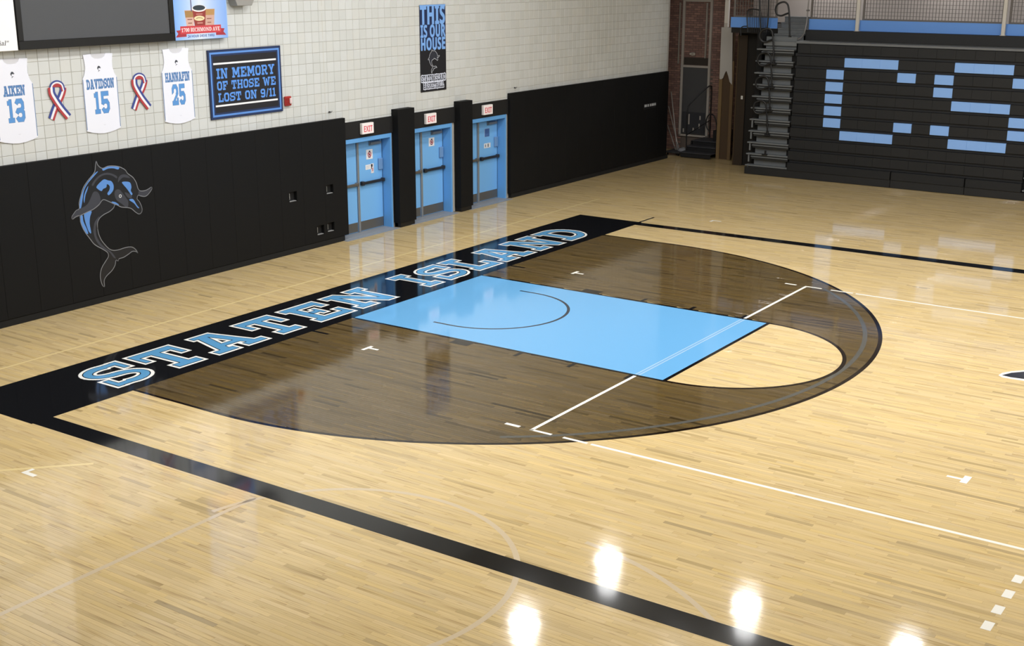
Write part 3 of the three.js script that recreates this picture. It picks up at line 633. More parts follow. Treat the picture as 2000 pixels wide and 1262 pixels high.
{
  const slab = mesh('subfloor', [cbox(-20, 19.3, -0.3, -0.012, -5.8, 34, 0.001)], mat(0x6b5030, 0.8), floor);
  mesh('outer_floor', [cbox(-20, -13.99, -0.012, 0, -4.62, 34, 0.001), cbox(-13.99, 19.0, -0.012, 0, 15.3, 34, 0.001), cbox(17.12, 19.0, -0.012, -0.0005, -5.6, -4.25, 0.001)], mat(0xdfc99c, 0.1), floor);
  const R = rng(2024), PITCH = 0.0572, list = [];
  const gauss = () => (R() + R() + R() + R() - 2) * 1.0;
  // where the dark stain runs along a strip at x
  const stain = (x) => {
    const ax = Math.abs(x);
    if (ax > 6.3) return null;
    return [ax < 1.81 ? 5.77 + Math.sqrt(Math.max(0, 1.805 ** 2 - x * x)) : 0, 1.575 + Math.sqrt(6.3 ** 2 - x * x)];
  };
  for (let i = 0; i < 576; i++) {
    const x0 = -13.98 + i * PITCH, x1 = x0 + PITCH - 0.0007;
    let z = -4.24 - R() * 0.9;
    const col = 1 + gauss() * 0.018;
    while (z < 15.3) {
      const len = 0.22 + R() * R() * 1.0 + R() * 0.3;
      const za = Math.max(z, -4.24), zb = Math.min(z + len, 15.3);
      z += len;
      if (zb - za < 0.03 || (x0 > 19 - PITCH)) continue;
      let t = col * (1 + gauss() * 0.07);
      if (R() < 0.05) t *= 0.82; if (R() < 0.012) t *= 0.72;
      const h = gauss() * 0.035, tint = [WOOD[0] * t * (1 + h * 0.4), WOOD[1] * t, WOOD[2] * t * (1 - h * 2.2)];
      const s = seen([[x0, 0, za], [x1, 0, za], [x1, 0, zb], [x0, 0, zb]]);
      list.push({ x0, x1, za, zb: zb - 0.0008, tint, s, u: R(), v: R(), t0: (R() - 0.5) * 0.00011, t1: (R() - 0.5) * 0.00011, t2: (R() - 0.5) * 0.00016 });
    }
  }
  list.sort((a, b) => b.s - a.s);
  const build = (b, P, N, U, C, full) => {
    const e = 0.0006, xl = b.x0 + e, xr = b.x1 - e;
    const cuts = [[b.za, b.za]], cols = [];
    const mid = stain((b.x0 + b.x1) / 2), add = (f, on) => {
      const l = Math.min(b.zb, Math.max(b.za, f(b.x0))), r = Math.min(b.zb, Math.max(b.za, f(b.x1)));
      if (l > b.za + 1e-5 || r > b.za + 1e-5) { cuts.push([l, r]); cols.push(on); }
    };
    if (!mid || mid[0] > b.zb || mid[1] < b.za) { cuts.push([b.zb, b.zb]); cols.push(false); }
    else {
      const g = (k) => (x) => { const q = stain(x); return q ? q[k] : mid[k]; };
      add(g(0), false); add(g(1), true); add(() => b.zb, false);
    }
    const height = (x, z) => { const u = (x - b.x0) / (b.x1 - b.x0) * 2 - 1, v = (z - b.za) / (b.zb - b.za) * 2 - 1; return b.t0 * u + b.t1 * u * v + b.t2 * v; };
    const put = (x, y, z, n, c) => { P.push(x, y, z); N.push(...n); U.push((x - b.x0) / 0.2288 + b.u, (z - b.za) / 1.6 + b.v); C.push(...c); };
    const quad = (p, q, r, s, c) => {
      const a = [q[0] - p[0], q[1] - p[1], q[2] - p[2]], d = [r[0] - p[0], r[1] - p[1], r[2] - p[2]];
      let n = [a[1] * d[2] - a[2] * d[1], a[2] * d[0] - a[0] * d[2], a[0] * d[1] - a[1] * d[0]];
      const l = Math.hypot(...n); if (l < 1e-12) return; n = n.map((v) => v / l);
      const o = n[1] < 0 ? [p, r, q, p, s, r] : [p, q, r, p, r, s]; if (n[1] < 0) n = n.map((v) => -v);
      for (const k of o) put(...k, n, c);
    };
    for (let k = 0; k + 1 < cuts.length; k++) {
      const [al, ar] = cuts[k], [bl, br] = cuts[k + 1], c = cols[k] ? b.tint.map((v, n) => WOOD[n] * (v / WOOD[n]) ** 2.4 * STAIN[n]) : b.tint;
      const A = [xl, height(xl, al), al], B = [xr, height(xr, ar), ar], D = [xr, height(xr, br), br], E = [xl, height(xl, bl), bl];
      quad(A, E, D, B, c);
      quad([b.x0, -0.0012, al], [b.x0, -0.0012, bl], E, A, c); quad(B, D, [b.x1, -0.0012, br], [b.x1, -0.0012, ar], c);
      if (full && k === 0) quad([xl, -0.0012, al - 0.0003], A, B, [xr, -0.0012, ar - 0.0003], c);
      if (full && k === cuts.length - 2) quad(E, [xl, -0.0012, bl + 0.0003], [xr, -0.0012, br + 0.0003], D, c);
    }
  };
  const P = [], N = [], U = [], C = [];
  list.forEach((b, n) => {
    if (n < 300) {
      const p = [], q = [], u = [], c = []; build(b, p, q, u, c, true);
      mesh('board', geo(p, q, u, c), wood, floor);
    } else build(b, P, N, U, C, false);
  });
  mesh('board_field', geo(P, N, U, C), wood, floor).userData.kind = 'stuff';
}

// paint: flat films at small heights over the boards
function film(polys, height, color, step = 0) {
  const P = [], N = [], C = [], c = color && new THREE.Color(color);
  polys.forEach((p, k) => { const y = height + k * step; for (let i = 1; i + 1 < p.length; i++) {
    const t = [p[0], p[i], p[i + 1]], up = (t[1][1] - t[0][1]) * (t[2][0] - t[0][0]) - (t[1][0] - t[0][0]) * (t[2][1] - t[0][1]);
    for (const v of up > 0 ? t : [t[0], t[2], t[1]]) { P.push(v[0], y, v[1]); N.push(0, 1, 0); if (c) C.push(c.r, c.g, c.b); }
  } });
  return geo(P, N, null, c ? C : null);
}
const ring = (cx, cz, r0, r1, a0, a1, n = 96) => {             // angle 0 points down the court (+z), positive to +x
  const out = [], at = (r, a) => [cx + r * Math.sin(a * Math.PI / 180), cz + r * Math.cos(a * Math.PI / 180)];
  for (let i = 0; i < n; i++) { const a = a0 + (a1 - a0) * i / n, b = a0 + (a1 - a0) * (i + 1) / n; out.push([at(r0, a), at(r1, a), at(r1, b), at(r0, b)]); }
  return out;
};
const paint = (c) => mat(c, GLOSS.roughness);
const BLACK = paint(0x0d0e12), WHITE = paint(0xf1efe6), BROWN = paint(0x160d09);
{
  const band = new THREE.Group(); band.name = 'baseline_band'; band.userData.label = 'black painted band with the outlined blue lettering'; floor.add(band);
  mesh('band_paint', film([rect(-7.92, 7.97, -1.64, 0.0)], 0.0006), BLACK, band);
  const lettering = new THREE.MeshStandardMaterial({ vertexColors: true, ...GLOSS });
  const spots = [['S', -6.4, -5.56], ['T', -5.46, -4.58], ['A', -4.53, -3.43], ['T', -3.34, -2.49], ['E', -2.32, -1.42], ['N', -1.29, -0.21], ['I', 0.54, 1.01], ['S', 1.15, 2.0], ['L', 2.07, 2.88], ['A', 2.97, 4.06], ['N', 4.17, 5.27], ['D', 5.36, 6.36]];
  for (const [c, a, b] of spots) {
    const thin = 0.026, edge = 0.062 - thin, H = 1.075 - 2 * edge, z0 = -0.237 - edge, x0 = a + edge, s = (b - a - 2 * edge) / GLYPH[c].w;
    const at = (d) => GLYPH[c].p.map((p) => { const q = p.map((v) => [x0 + v[0] * s, z0 - v[1] * H]); q.band = p.band; return grow(q, d); });
    mesh('letter', merge([film(at(edge), 0.0008, 0xf3f3ef, 0.00002), film(at(0.016 - thin), 0.0017, 0x11141c, 0.00002), film(at(-thin), 0.0026, 0x5a98c6, 0.00002)]), lettering, band);
  }
}
{
  mesh('near_sideline', film([[[-7.9, -0.01], [-7.6, -0.01], [-7.5, 16], [-7.8, 16]]], 0.0007), BLACK, floor);
  mesh('far_sideline', film([[[7.64, -0.01], [7.93, -0.01], [8.1, 8.4], [8.14, 15], [7.87, 15], [7.83, 8.4]]], 0.0007), BLACK, floor);
  mesh('baseline_extension', film([rect(7.9, 8.66, -0.09, -0.035)], 0.0007), BLACK, floor);
  mesh('key_paint', film([rect(-1.8, 1.8, 0, 5.75)], 0.0006), paint(0x68a6d6), floor);
  mesh('lane_line', film([rect(-1.84, -1.785, 0, 5.79)], 0.0010), BLACK, floor);
  mesh('lane_line', film([rect(1.785, 1.84, 0, 5.79)], 0.0010), BLACK, floor);
  mesh('free_throw_line', film([rect(-1.835, 1.835, 5.735, 5.795)], 0.0012), BLACK, floor);
  mesh('free_throw_circle', film(ring(0, 5.79, 1.77, 1.83, -90, 90), 0.0010), BROWN, floor);
  mesh('three_point_line', film([...ring(0, 1.575, 6.265, 6.328, -90, 90, 160), rect(-6.325, -6.275, 0, 1.576), rect(6.275, 6.325, 0, 1.576)], 0.0010), BROWN, floor);
  mesh('restricted_arc', film([...ring(0, 1.575, 1.225, 1.275, -90, 90, 64), rect(-1.275, -1.225, 1.24, 1.576), rect(1.225, 1.275, 1.24, 1.576)], 0.0010), paint(0x1d2b3c), floor);
  for (const s of [-1, 1]) {
    mesh('lane_block', film([rect(...[1.84 * s, 2.04 * s].sort((a, b) => a - b), 2.15, 2.5)], 0.0010), paint(0x120d09), floor);
    for (const z of [3.38, 4.32, 5.27]) mesh('lane_tick', film([rect(...[1.83 * s, 2.04 * s].sort((a, b) => a - b), z - 0.032, z + 0.032)], 0.0011), BLACK, floor);
    mesh('baseline_tick', film([rect(2.765 * s - 0.028, 2.765 * s + 0.028, 0, 0.32)], 0.0010), BLACK, floor);
  }
  // volleyball court lines
  mesh('volleyball_line', film([rect(-4.5, -1.84, 5.30, 5.35)], 0.0013), WHITE, floor);
  mesh('volleyball_line', film([rect(1.84, 4.5, 5.30, 5.35)], 0.0013), WHITE, floor);
  mesh('faded_line', film([rect(-1.78, 1.78, 5.288, 5.306), rect(-1.78, 1.78, 5.345, 5.363)], 0.0014), paint(0xa6c4da), floor);
  mesh('faded_line', film([rect(-1.78, 1.78, 5.306, 5.345)], 0.0012), paint(0x76a8d4), floor);
  for (const s of [-1, 1]) {
    const r = (z0, z1, w = 0.05) => rect(...[4.5 * s, (4.5 - w) * s].sort((a, b) => a - b), z0, z1);
    mesh('volleyball_line', film([r(5.30, 5.62)], 0.0013), WHITE, floor);
    mesh('volleyball_line', film([r(5.79, s < 0 ? 6.14 : 6.2)], 0.0013), WHITE, floor);
    mesh('volleyball_line', film([r(s < 0 ? 6.19 : 6.25, 18)], 0.0005), WHITE, floor);
    mesh('white_dash', film([rect(...[4.44 * s, 4.5 * s].sort((a, b) => a - b), 4.92, 5.14)], 0.0013), WHITE, floor);
    mesh('white_t_mark', film([rect(...[2.94 * s, 2.99 * s].sort((a, b) => a - b), 1.35, 1.52), rect(...[2.87 * s, 3.1 * s].sort((a, b) => a - b), 1.29, 1.35)], 0.0013), WHITE, floor);
  }
  mesh('white_corner_mark', film([rect(-8.97, -8.82, 1.285, 1.34), rect(-8.97, -8.91, 1.34, 1.51)], 0.0013), WHITE, floor);
  mesh('white_corner_mark', film([rect(8.95, 9.13, 1.19, 1.25), rect(9.07, 9.13, 1.25, 1.42)], 0.0013), WHITE, floor);
  mesh('white_t_mark', film([rect(-3.03, -2.98, 10.04, 10.21), rect(-3.11, -2.88, 10.21, 10.29)], 0.0013), WHITE, floor);
  for (const x of [-5.17, -5.53, -5.89, -6.24]) mesh('white_dash', film([rect(x - 0.085, x + 0.085, 11.3, 11.39)], 0.0013), WHITE, floor);
  mesh('grey_arc', film(ring(0, 1.575, 6.03, 6.1, -54, 48, 110), 0.0008), paint(0x55544f), floor);
  // old tape lines and the side-court markings, a shade off the bare wood
  const old = paint(0xcdbb9d), pale = paint(0xe3cd96);
  mesh('tan_line', film([rect(-9, 10, -2.36, -2.31)], 0.0005), pale, floor);
  mesh('grey_line', film([rect(-13, -7.95, 3.98, 4.04)], 0.0005), old, floor);
  mesh('grey_circle', film(ring(-8.72, 5.75, 1.84, 1.9, -50, 172, 110), 0.0005), old, floor);
  mesh('grey_arc', film(ring(-10.2, 7.2, 3.36, 3.42, 28, 84, 60), 0.0005), old, floor);
  mesh('tan_line', film([[[-9.6, 0.49], [-8.3, 1.72], [-8.34, 1.76], [-9.64, 0.53]]], 0.0005), pale, floor);
  // centre logo, cut by the frame
  const tip = [[1.136, 9.553], [1.274, 9.567], [1.429, 9.656], [1.583, 9.795], [1.73, 9.972], [1.819, 10.162], [1.302, 10.274], [1.132, 10.108], [1.08, 9.915], [1.065, 9.746], [1.064, 9.62]];
  const core = [[1.161, 9.589], [1.355, 9.674], [1.516, 9.811], [1.655, 9.989], [1.743, 10.179], [1.386, 10.256], [1.227, 10.086], [1.163, 9.895], [1.137, 9.728]];
  mesh('centre_logo', film([tip], 0.0006), WHITE, floor);
  mesh('centre_logo', film([core], 0.0010), paint(0x1c2532), floor);
}

// ------------------------------------------------------------------ closed bleachers
{
  const b = thing('bleacher', 'closed black bleachers with blue seat blocks and a grey stepped aisle', 'bleachers', 0, 0, 0);
  const F = 15.72, M = 0.473, Z0 = 0.195, rowTop = (i) => 3.59 - 0.3165 * i;
  const black = mat(0x0f1114, 0.6), navy = mat(0x15171c, 0.6), blue = mat(0x8dbcff, 0.45), grey = mat(0x6c7073, 0.55), nose = mat(0x767a7d, 0.5, { metalness: 0.2 });
  const BLUE = [[], [1, 2, 3, 7, 8, 9], [0, 4, 6, 10], [0, 6], [0, 7, 8, 9], [0, 10], [0, 4, 6, 10], [1, 2, 3, 7, 8, 9], [], [], []];
  mesh('understructure', [cbox(F + 0.13, F + 0.9, 0.02, 3.34, 0.1, 14, 0.01), cbox(F + 0.3, F + 0.9, 0.02, 3.0, -0.85, 6.3, 0.01)], mat(0x0d0d0e, 0.9), b);
  const seat = (z0, z1, y0, y1) => cbox(-0.12, 0, y0, y1, z0, z1, 0.004);
  for (let i = 0; i < 10; i++) {
    const top = rowTop(i);
    for (let k = -2; k < 11; k++) {
      const z = 1.14 + k * M, on = BLUE[i].includes(k), end = k === -2 ? 0.011 * (10 - i) : 0;
      mesh('seat_module', seat(z + end + 0.0003, z + M - 0.0003, top - 0.238, top).translate(F + 0.12 + (on ? -0.004 : 0), 0, 0), on ? blue : black, b);
    }
    mesh('row_beam', cbox(F + 0.06, F + 0.14, top - 0.3165, top - 0.238, Z0 + 0.03, 6.34, 0.006), navy, b);
  }
  for (const [z0, z1] of [[0.2, 3.055], [3.075, 4.955], [4.975, 6.34]]) {
    mesh('bench_front', cbox(F - 0.02, F + 0.12, 0.2, 0.425, z0, z1, 0.014), black, b);
  }
  for (const [z0, z1] of [[-1.05, 3.062], [3.07, 4.962], [4.97, 9]]) mesh('kick_panel', cbox(F - 0.005, F + 0.1, 0.005, 0.205, z0, z1, 0.006), mat(0x17181a, 0.55), b);
  // aisle: riser panels, noses and brackets
  for (let i = 0; i < 11; i++) {
    const y = 3.43 - 0.3165 * i, tip = -0.87 - 0.0175 * i;
    mesh('aisle_riser', cbox(F + 0.16, F + 0.2, y, y + 0.3165, tip + 0.2, 0.2, 0.004), grey, b);
    mesh('aisle_tread', cbox(F, F + 0.22, y - 0.035, y, tip, 0.2, 0.006), nose, b);
    mesh('tread_lip', cbox(F + 0.004, F + 0.02, y - 0.095, y - 0.07, tip + 0.14, 0.2, 0.004), nose, b);
    mesh('tread_slot', cbox(F + 0.01, F + 0.18, y - 0.15, y - 0.035, tip + 0.16, 0.2, 0.004), mat(0x1c1d1e, 0.7), b);
    if (i > 5) mesh('end_bracket', cbox(F + 0.03, F + 0.07, y - 0.24, y - 0.03, tip + 0.05, tip + 0.09, 0.004), nose, b);
  }
  mesh('top_deck', cbox(F + 0.02, F + 0.9, 3.6, 3.66, 0.24, 14, 0.006), mat(0x6f7275, 0.5), b);
  mesh('deck_riser', cbox(F + 0.62, F + 0.8, 3.66, 3.93, 0.24, 14, 0.006), mat(0x18191b, 0.6), b);
  mesh('aisle_landing', [cbox(F + 0.1, F + 0.9, 3.6, 3.64, -0.62, 0.24, 0.005), cbox(F + 0.06, F + 0.1, 3.52, 3.63, -0.7, 0.24, 0.005)], nose, b);
  for (const [x, y] of [[0.55, 3.64], [0.78, 3.78], [1.0, 3.93], [1.22, 4.08]]) mesh('upper_step', [cbox(F + x, F + x + 0.03, y, y + 0.14, -0.62, 0.22, 0.004), cbox(F + x - 0.02, F + x + 0.25, y + 0.13, y + 0.165, -0.62, 0.22, 0.005)], grey, b);
  // second aisle at the right edge of the frame
  for (let i = 0; i < 11; i++) {
    const y = 3.43 - 0.3165 * i;
    mesh('aisle_tread', cbox(F, F + 0.22, y - 0.035, y, 6.36, 7.5, 0.006), nose, b);
    mesh('aisle_riser', cbox(F + 0.16, F + 0.2, y, y + 0.3165, 6.36, 7.5, 0.004), grey, b);
    mesh('seat_row', cbox(F, F + 0.12, rowTop(i) - (i > 9 ? 0.22 : 0.238), rowTop(i), 7.52, 11.3, 0.004), black, b);
  }
  // end of the stack in shadow
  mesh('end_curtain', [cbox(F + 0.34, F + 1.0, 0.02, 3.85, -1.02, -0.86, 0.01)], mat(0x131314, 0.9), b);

  // aisle handrails: a loop on a post on a flange
  [[3.66, -0.03, 1.0], [3.02, -0.34, 0.95], [2.39, -0.36, 0.95], [1.76, -0.38, 0.95], [1.1, -0.41, 0.95]].forEach(([y, z, h], n) => {
    const which = ['uppermost, on the top landing', 'second from the top', 'third from the top', 'second from the bottom', 'lowest'][n];
    const t = thing('aisle_handrail', `black looped aisle handrail on the grey bleacher steps, ${which}`, 'handrail', n ? 15.7 : 15.95, y, z);
    const m = mat(0x16171a, 0.4);
    mesh('post', tube([[0, 0, 0], [0, h * 0.5, -0.04], [0, h - 0.16, -0.085], [-0.01, h - 0.06, -0.12], [-0.03, h - 0.005, -0.19], [-0.05, h - 0.02, -0.3], [-0.06, h - 0.09, -0.4], [-0.06, h - 0.22, -0.43], [-0.04, h - 0.33, -0.38], [-0.01, h - 0.36, -0.28], [0, h - 0.31, -0.14], [0, h - 0.29, -0.08]], 0.025, 8), m, t);
    mesh('flange', [cbox(-0.05, 0.05, 0.0, 0.05, -0.08, 0.07, 0.01), cbox(-0.035, 0.035, 0.04, 0.13, -0.035, 0.03, 0.012)], m, t);
  });
  const stub = thing('rail_socket', 'empty black handrail socket near the bottom of the grey steps', 'socket', 15.72, 0.56, -0.46);
  mesh('base', cbox(-0.03, 0.04, 0, 0.035, -0.09, 0.07, 0.008), mat(0x17181a, 0.4), stub);
  mesh('sleeve', cbox(-0.02, 0.025, 0.03, 0.13, -0.02, 0.03, 0.008), mat(0x17181a, 0.4), stub);
}

// ------------------------------------------------------------------ gallery behind the bleachers
{
  const g = structure('wall_gallery', 'dark wall and block-walled upper gallery behind the bleachers');
  mesh('lower_wall', cbox(17.1, 17.3, 0, 3.78, -2.04, 34, 0.005), mat(0x1d1a17, 0.9), g);
  mesh('gallery_floor', cbox(16.56, 20.6, 3.78, 3.92, -2.04, 34, 0.005), mat(0x1f1d1b, 0.9), g);
  mesh('low_ceiling', cbox(16.8, 20.4, 6.33, 6.45, -2.5, 34, 0.005), mat(0xa8a29c, 0.9), g);
  mesh('bulkhead', cbox(16.66, 16.8, 4.98, CEILING, -2.5, 34, 0.005), mat(0xb5b0a8, 0.9), g);
  mesh('rear_wall', cbox(20.4, 20.6, 3.92, CEILING, -5.6, 34, 0.005), mat(0xbab0a9, 0.9), g);
  mesh('rear_wall', cbox(19.3, 20.5, 3.92, CEILING, -2.6, -2.5, 0.005), mat(0x80776f, 0.9), g);
  const fascia = structure('trim_3', 'light blue fascia boards along the gallery edge');
  const blue = mat(0x659bea, 0.5);
  for (const [z0, z1] of [[-2.04, -0.66], [0.26, 1.6], [1.61, 5.3], [5.31, 12]]) mesh('fascia_board', cbox(16.5, 16.55, 3.93, 4.21, z0, z1, 0.004), blue, fascia);
  const fence = thing('mesh_fence', 'grey wire mesh guard fence along the gallery edge behind the bleachers', 'fence', 0, 0, 0);
  const grey = mat(0x6f6a66, 0.6);
  for (const [z0, z1] of [[-2.0, -0.7], [0.26, 1.62], [1.7, 5.32], [5.42, 9]]) {
    mesh('bottom_rail', cbox(16.58, 16.62, 4.2, 4.25, z0, z1, 0.006), grey, fence);
    for (const z of [z0, z1 - 0.05]) mesh('frame_post', cbox(16.57, 16.62, 4.21, 5.4, z, z + 0.05, 0.006), grey, fence);
    const wires = [];
    for (let z = z0 + 0.1; z < z1 - 0.06; z += 0.082) wires.push(cbox(16.597, 16.604, 4.24, 5.4, z - 0.007, z + 0.007, 0.001));
    for (let y = 4.33; y < 5.4; y += 0.1) wires.push(cbox(16.604, 16.61, y - 0.0045, y + 0.0045, z0 + 0.05, z1 - 0.05, 0.001));
    mesh('wire_mesh', wires, mat(0x65605c, 0.6), fence).userData.kind = 'stuff';
  }
  for (const [z, l] of [[1.635, 'left'], [5.35, 'right']]) {
    const p = thing('white_post', `${l} of the two white posts in front of the blue gallery fascia`, 'post', 16.42, 3.92, z);
    mesh('shaft', cbox(-0.045, 0.045, 0, 5.07, -0.045, 0.045, 0.01), mat(0xcfcbc4, 0.5), p);
    mesh('foot', cbox(-0.07, 0.07, 0, 0.02, -0.065, 0.065, 0.004), mat(0xbdb9b2, 0.5), p);
  }
  const gp = thing('conduit_pipe', 'thin grey bent pipe beside the upper gallery steps', 'pipe', 16.4, 3.92, 0.22);
  mesh('pipe', tube([[-0.35, -0.25, -0.1], [-0.3, -0.2, -0.02], [-0.2, -0.1, 0.03], [-0.1, 0.2, 0.05], [-0.05, 0.8, 0.055], [0, 1.5, 0.06]], 0.018), mat(0x85827f, 0.4, { metalness: 0.4 }), gp);
  mesh('clip', cbox(-0.1, -0.02, 0.5, 0.54, 0.02, 0.09, 0.006), mat(0x6d6a68, 0.5), gp);
  // black guard rail of close balusters left of the aisle
  const rail = thing('baluster_rail', 'black guard rail with close upright bars beside the bleacher steps', 'railing', 16.3, 3.7, -1.1);
  const m = mat(0x16171a, 0.4);
  mesh('rail_frame', [tube([[0, 0.12, -0.32], [0, 0.62, -0.36], [0, 0.72, -0.33], [0, 0.73, -0.05], [0, 0.7, 0.02]], 0.018), tube([[0, -0.2, 0.1], [0, 0.5, 0.02], [0, 1.6, -0.08]], 0.022), tube([[0, -0.2, 0.2], [0, 0.5, 0.26], [0, 1.6, 0.22]], 0.022), tube([[0, 0.24, -0.32], [0, 0.24, 0.24]], 0.012, 6)], m, rail);
  for (let k = 0; k < 6; k++) mesh('baluster', tube([[0, 0.12, -0.28 + k * 0.055], [0, 0.72, -0.31 + k * 0.052]], 0.008, 6), m, rail);
  for (let k = 0; k < 5; k++) mesh('baluster', tube([[0, -0.05, 0.11 + k * 0.026], [0, 1.6, -0.05 + k * 0.055]], 0.008, 6), m, rail);
  mesh('lower_loop', tube([[0, 0.02, -0.52], [0, 0.22, -0.53], [0, 0.27, -0.47], [0, 0.28, -0.36]], 0.014), m, rail);
}

// ------------------------------------------------------------------ corner: stairs, propped boards, poles
{
  const s = thing('stair_unit', 'low black stage stairs with rails leading up to the corner door', 'stairs', 0, 0, 0);
  const tread = mat(0x3a3b40, 0.6), riser = mat(0x141416, 0.8), m = mat(0x121316, 0.4);
  [[17.5, 0.17], [17.82, 0.32], [18.12, 0.46]].forEach(([x, y], i) => {
    const z0 = -3.98 + i * 0.04, z1 = i === 2 ? -2.9 : -2.95;
    mesh('tread', cbox(x - 0.03, i === 2 ? 18.95 : x + 0.34, y - 0.03, y, z0, z1, 0.008), tread, s);
    mesh('riser', cbox(x, x + 0.03, i ? y - 0.15 : 0.02, y - 0.03, z0 + 0.02, z1 - 0.02, 0.004), riser, s);
  });
  mesh('side_panel', plate([[-17.53, 0.01], [-17.53, 0.14], [-17.85, 0.14], [-17.85, 0.29], [-18.15, 0.29], [-18.15, 0.43], [-18.9, 0.43], [-18.9, 0.01]].reverse(), -0.02, 0.02).rotateY(Math.PI).translate(0, 0, -3.94), riser, s);
  mesh('rail', [tube([[17.75, 0.2, -3.9], [17.75, 1.45, -3.9], [17.78, 1.52, -3.89], [18.8, 2.05, -3.72], [18.88, 2.05, -3.7], [18.9, 1.95, -3.7], [18.9, 0.45, -3.7]], 0.02, 8), tube([[17.75, 0.65, -3.9], [18.9, 1.0, -3.7]], 0.014, 6)], m, s);
  mesh('loop_rail', tube([[18.5, 0.46, -3.26], [18.5, 1.0, -3.3], [18.5, 1.22, -3.42], [18.5, 1.2, -3.56], [18.5, 1.0, -3.64], [18.5, 0.8, -3.6], [18.5, 0.72, -3.5]], 0.02, 8), m, s);
  mesh('rear_box', cbox(18.3, 18.94, 0.46, 0.78, -3.3, -2.95, 0.01), riser, s);

  const d = thing('flat_dolly', 'low dark dolly with crumpled grey cloth left of the corner stairs', 'dolly', 18.0, 0, -4.3);
  mesh('deck', cbox(-0.4, 0.4, 0.08, 0.125, -0.28, 0.24, 0.012), mat(0x2c2d31, 0.7), d);
  for (const x of [-0.3, 0.3]) for (const z of [-0.2, 0.16]) mesh('wheel', new THREE.CylinderGeometry(0.04, 0.04, 0.03, 14).rotateX(Math.PI / 2).translate(x, 0.04, z), mat(0x111112, 0.6), d);
  const cloth = thing('crumpled_cloth', 'crumpled pale grey cloth lying on the dark dolly', 'cloth', 17.95, 0.125, -4.12);
  {
    const q = new THREE.SphereGeometry(0.15, 18, 12), p = q.attributes.position, R = rng(5);
    for (let i = 0; i < p.count; i++) { const x = p.getX(i), y = p.getY(i), z = p.getZ(i), k = 1 + 0.2 * Math.sin(x * 50 + z * 31) * Math.cos(y * 43 + x * 17); p.setXYZ(i, x * k * 0.9, Math.max(0, y * k * 0.55 + 0.02), z * k); }
    q.computeVertexNormals(); mesh('fabric', q, mat(0x85878c, 0.9), cloth);
  }
  [[[18.0, 0.126, -4.33], [18.9, 1.777, -5.075], 'tallest'], [[17.98, 0.126, -4.255], [18.9, 1.33, -5.15], 'middle'], [[17.96, 0.126, -4.36], [18.9, 0.735, -5.16], 'shortest']].forEach(([a, b, l]) => {
    const t = thing('leaning_pole', `${l} of the three thin pale poles leaning in the dark corner`, 'pole', ...a);
    const v = [b[0] - a[0], b[1] - a[1], b[2] - a[2]], at = (k) => v.map((c) => c * k);
    mesh('shaft', tube([at(0.12), at(1)], 0.016, 8), mat(0xa9a49e, 0.5), t);
    mesh('grip', tube([at(0), at(0.14)], 0.022, 8), mat(0x77736f, 0.7), t);
    mesh('end_cap', new THREE.SphereGeometry(0.021, 10, 8).translate(...at(1)), mat(0x8d8883, 0.5), t);
  });

  const p = thing('plywood_panel', 'brown plywood panel standing upright between the stairs and bleachers', 'panel', 17.82, 0, -2.7);
  mesh('sheet', cbox(0.02, 0.04, 0, 3.8, -0.22, 0.2, 0.003), mat(0x4d3b28, 0.8), p);
  mesh('batten', cbox(-0.03, 0.02, 0, 2.9, -0.235, -0.13, 0.006), mat(0x76603f, 0.75), p);
  mesh('batten', cbox(-0.03, 0.02, 0, 2.9, 0.13, 0.23, 0.006), mat(0x6b5539, 0.75), p);
  mesh('torn_white_sheet', plate([[-0.2, 2.22], [-0.12, 2.3], [-0.07, 2.46], [0.0, 2.62], [0.04, 2.56], [0.1, 2.4], [0.17, 2.36], [0.21, 2.38], [0.22, 3.86], [-0.13, 3.86]].map(([a, b]) => [-a, b]).reverse(), 0, 0.012).rotateY(-Math.PI / 2).translate(-0.035, 0, 0), mat(0xb3b0ac, 0.6), p);
  const beam = thing('white_beam', 'white square beam rising above the plywood panel in the corner', 'beam', 17.86, 3.86, -2.8);
  mesh('beam', cbox(-0.05, 0.05, 0, 5.13, -0.06, 0.06, 0.008), mat(0xd6d0c8, 0.55), beam);
  mesh('joint_plate', cbox(-0.06, -0.05, 0.0, 0.12, -0.05, 0.05, 0.003), mat(0xbdb7af, 0.55), beam);
  const leaf = thing('brown_board', 'dark brown board leaning behind the plywood next to the bleacher end', 'board', 17.06, 0, -1.9);
  mesh('sheet', cbox(-0.02, 0.02, 0, 3.7, -0.14, 0.16, 0.003), mat(0x33281c, 0.85), leaf);
  mesh('edge_batten', cbox(-0.03, -0.018, 0, 3.7, -0.14, -0.1, 0.003), mat(0x43341f, 0.85), leaf);
  const sw = thing('switch_plate', 'tiny white switch plate on the dark board beside the plywood', 'switch', 17.032, 1.95, -1.83);
  mesh('plate', cbox(-0.008, 0.01, -0.05, 0.05, -0.03, 0.03, 0.004), mat(0xe8e6e2, 0.4), sw);
  mesh('toggle', cbox(-0.02, -0.007, -0.015, 0.012, -0.008, 0.008, 0.003), mat(0xd8d6d2, 0.4), sw);
}

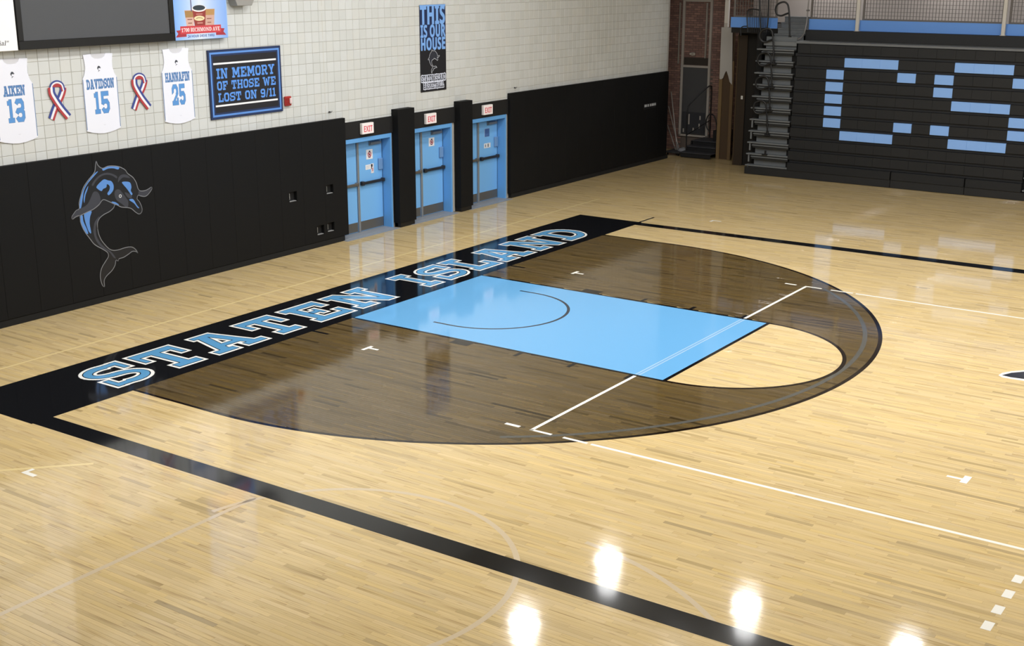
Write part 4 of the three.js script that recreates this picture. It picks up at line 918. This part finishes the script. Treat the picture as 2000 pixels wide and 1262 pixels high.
// ------------------------------------------------------------------ ceiling lights
{
  const housing = mat(0xd6d6d2, 0.5), glow = new THREE.MeshStandardMaterial({ color: 0xffffff, emissive: 0xffffff, emissiveIntensity: 9, roughness: 0.5 });
  let first = null;
  const lamp = (x, y, z, ceiling, power) => {
    let t;
    if (!first) {
      t = first = thing('ceiling_light', 'round prismatic high bay light hanging above the court', 'ceiling light', x, y, z, 'high bay lights above the court');
      mesh('housing', [new THREE.CylinderGeometry(0.12, 0.2, 0.3, 20).translate(0, LAMP.h + 0.15, 0), new THREE.CylinderGeometry(0.22, 0.22, 0.03, 20).translate(0, LAMP.h, 0)], housing, t);
      mesh('bowl', new THREE.LatheGeometry([[0.02, 0], [LAMP.r * 0.85, 0.004], [LAMP.r, 0.05], [LAMP.r, 0.3], [LAMP.r * 0.92, 0.6], [0.2, LAMP.h]].map((p) => new THREE.Vector2(...p)), 24), glow, t);
      mesh('hanger', tube([[0, LAMP.h + 0.3, 0], [0, ceiling - y, 0]], 0.012, 6), housing, t);
    } else {
      t = first.clone(); t.name = numbered('ceiling_light'); t.position.set(x, y, z); scene.add(t);
    }
    const l = new THREE.RectAreaLight(LAMP.color, power, LAMP.w, LAMP.d);
    l.name = 'lamp_light'; l.position.set(x, y - 0.012, z); l.rotation.x = -Math.PI / 2;
    scene.add(l);
    return t;
  };
  for (const [x, z, share] of LAMP_SPOTS) lamp(x, LAMP.y, z, CEILING, LAMP.power * share);
  // strip lights under the low gallery ceiling, behind its bulkhead
  for (const z of [-0.6, 3, 6.6]) {
    const t = thing('strip_light', 'white strip light under the low gallery ceiling', 'ceiling light', 19.3, 6.25, z, 'strip lights above the gallery');
    mesh('housing', cbox(-0.1, 0.1, 0.0, 0.08, -0.65, 0.65, 0.008), housing, t);
    mesh('tube_cover', cbox(-0.08, 0.08, -0.03, 0.0, -0.6, 0.6, 0.006), glow, t);
    const l = new THREE.RectAreaLight(LAMP.color, 75, 0.16, 1.2);
    l.name = 'strip_lamp'; l.position.set(19.3, 6.21, z); l.rotation.x = -Math.PI / 2; scene.add(l);
  }
}

renderer.render(scene, camera);
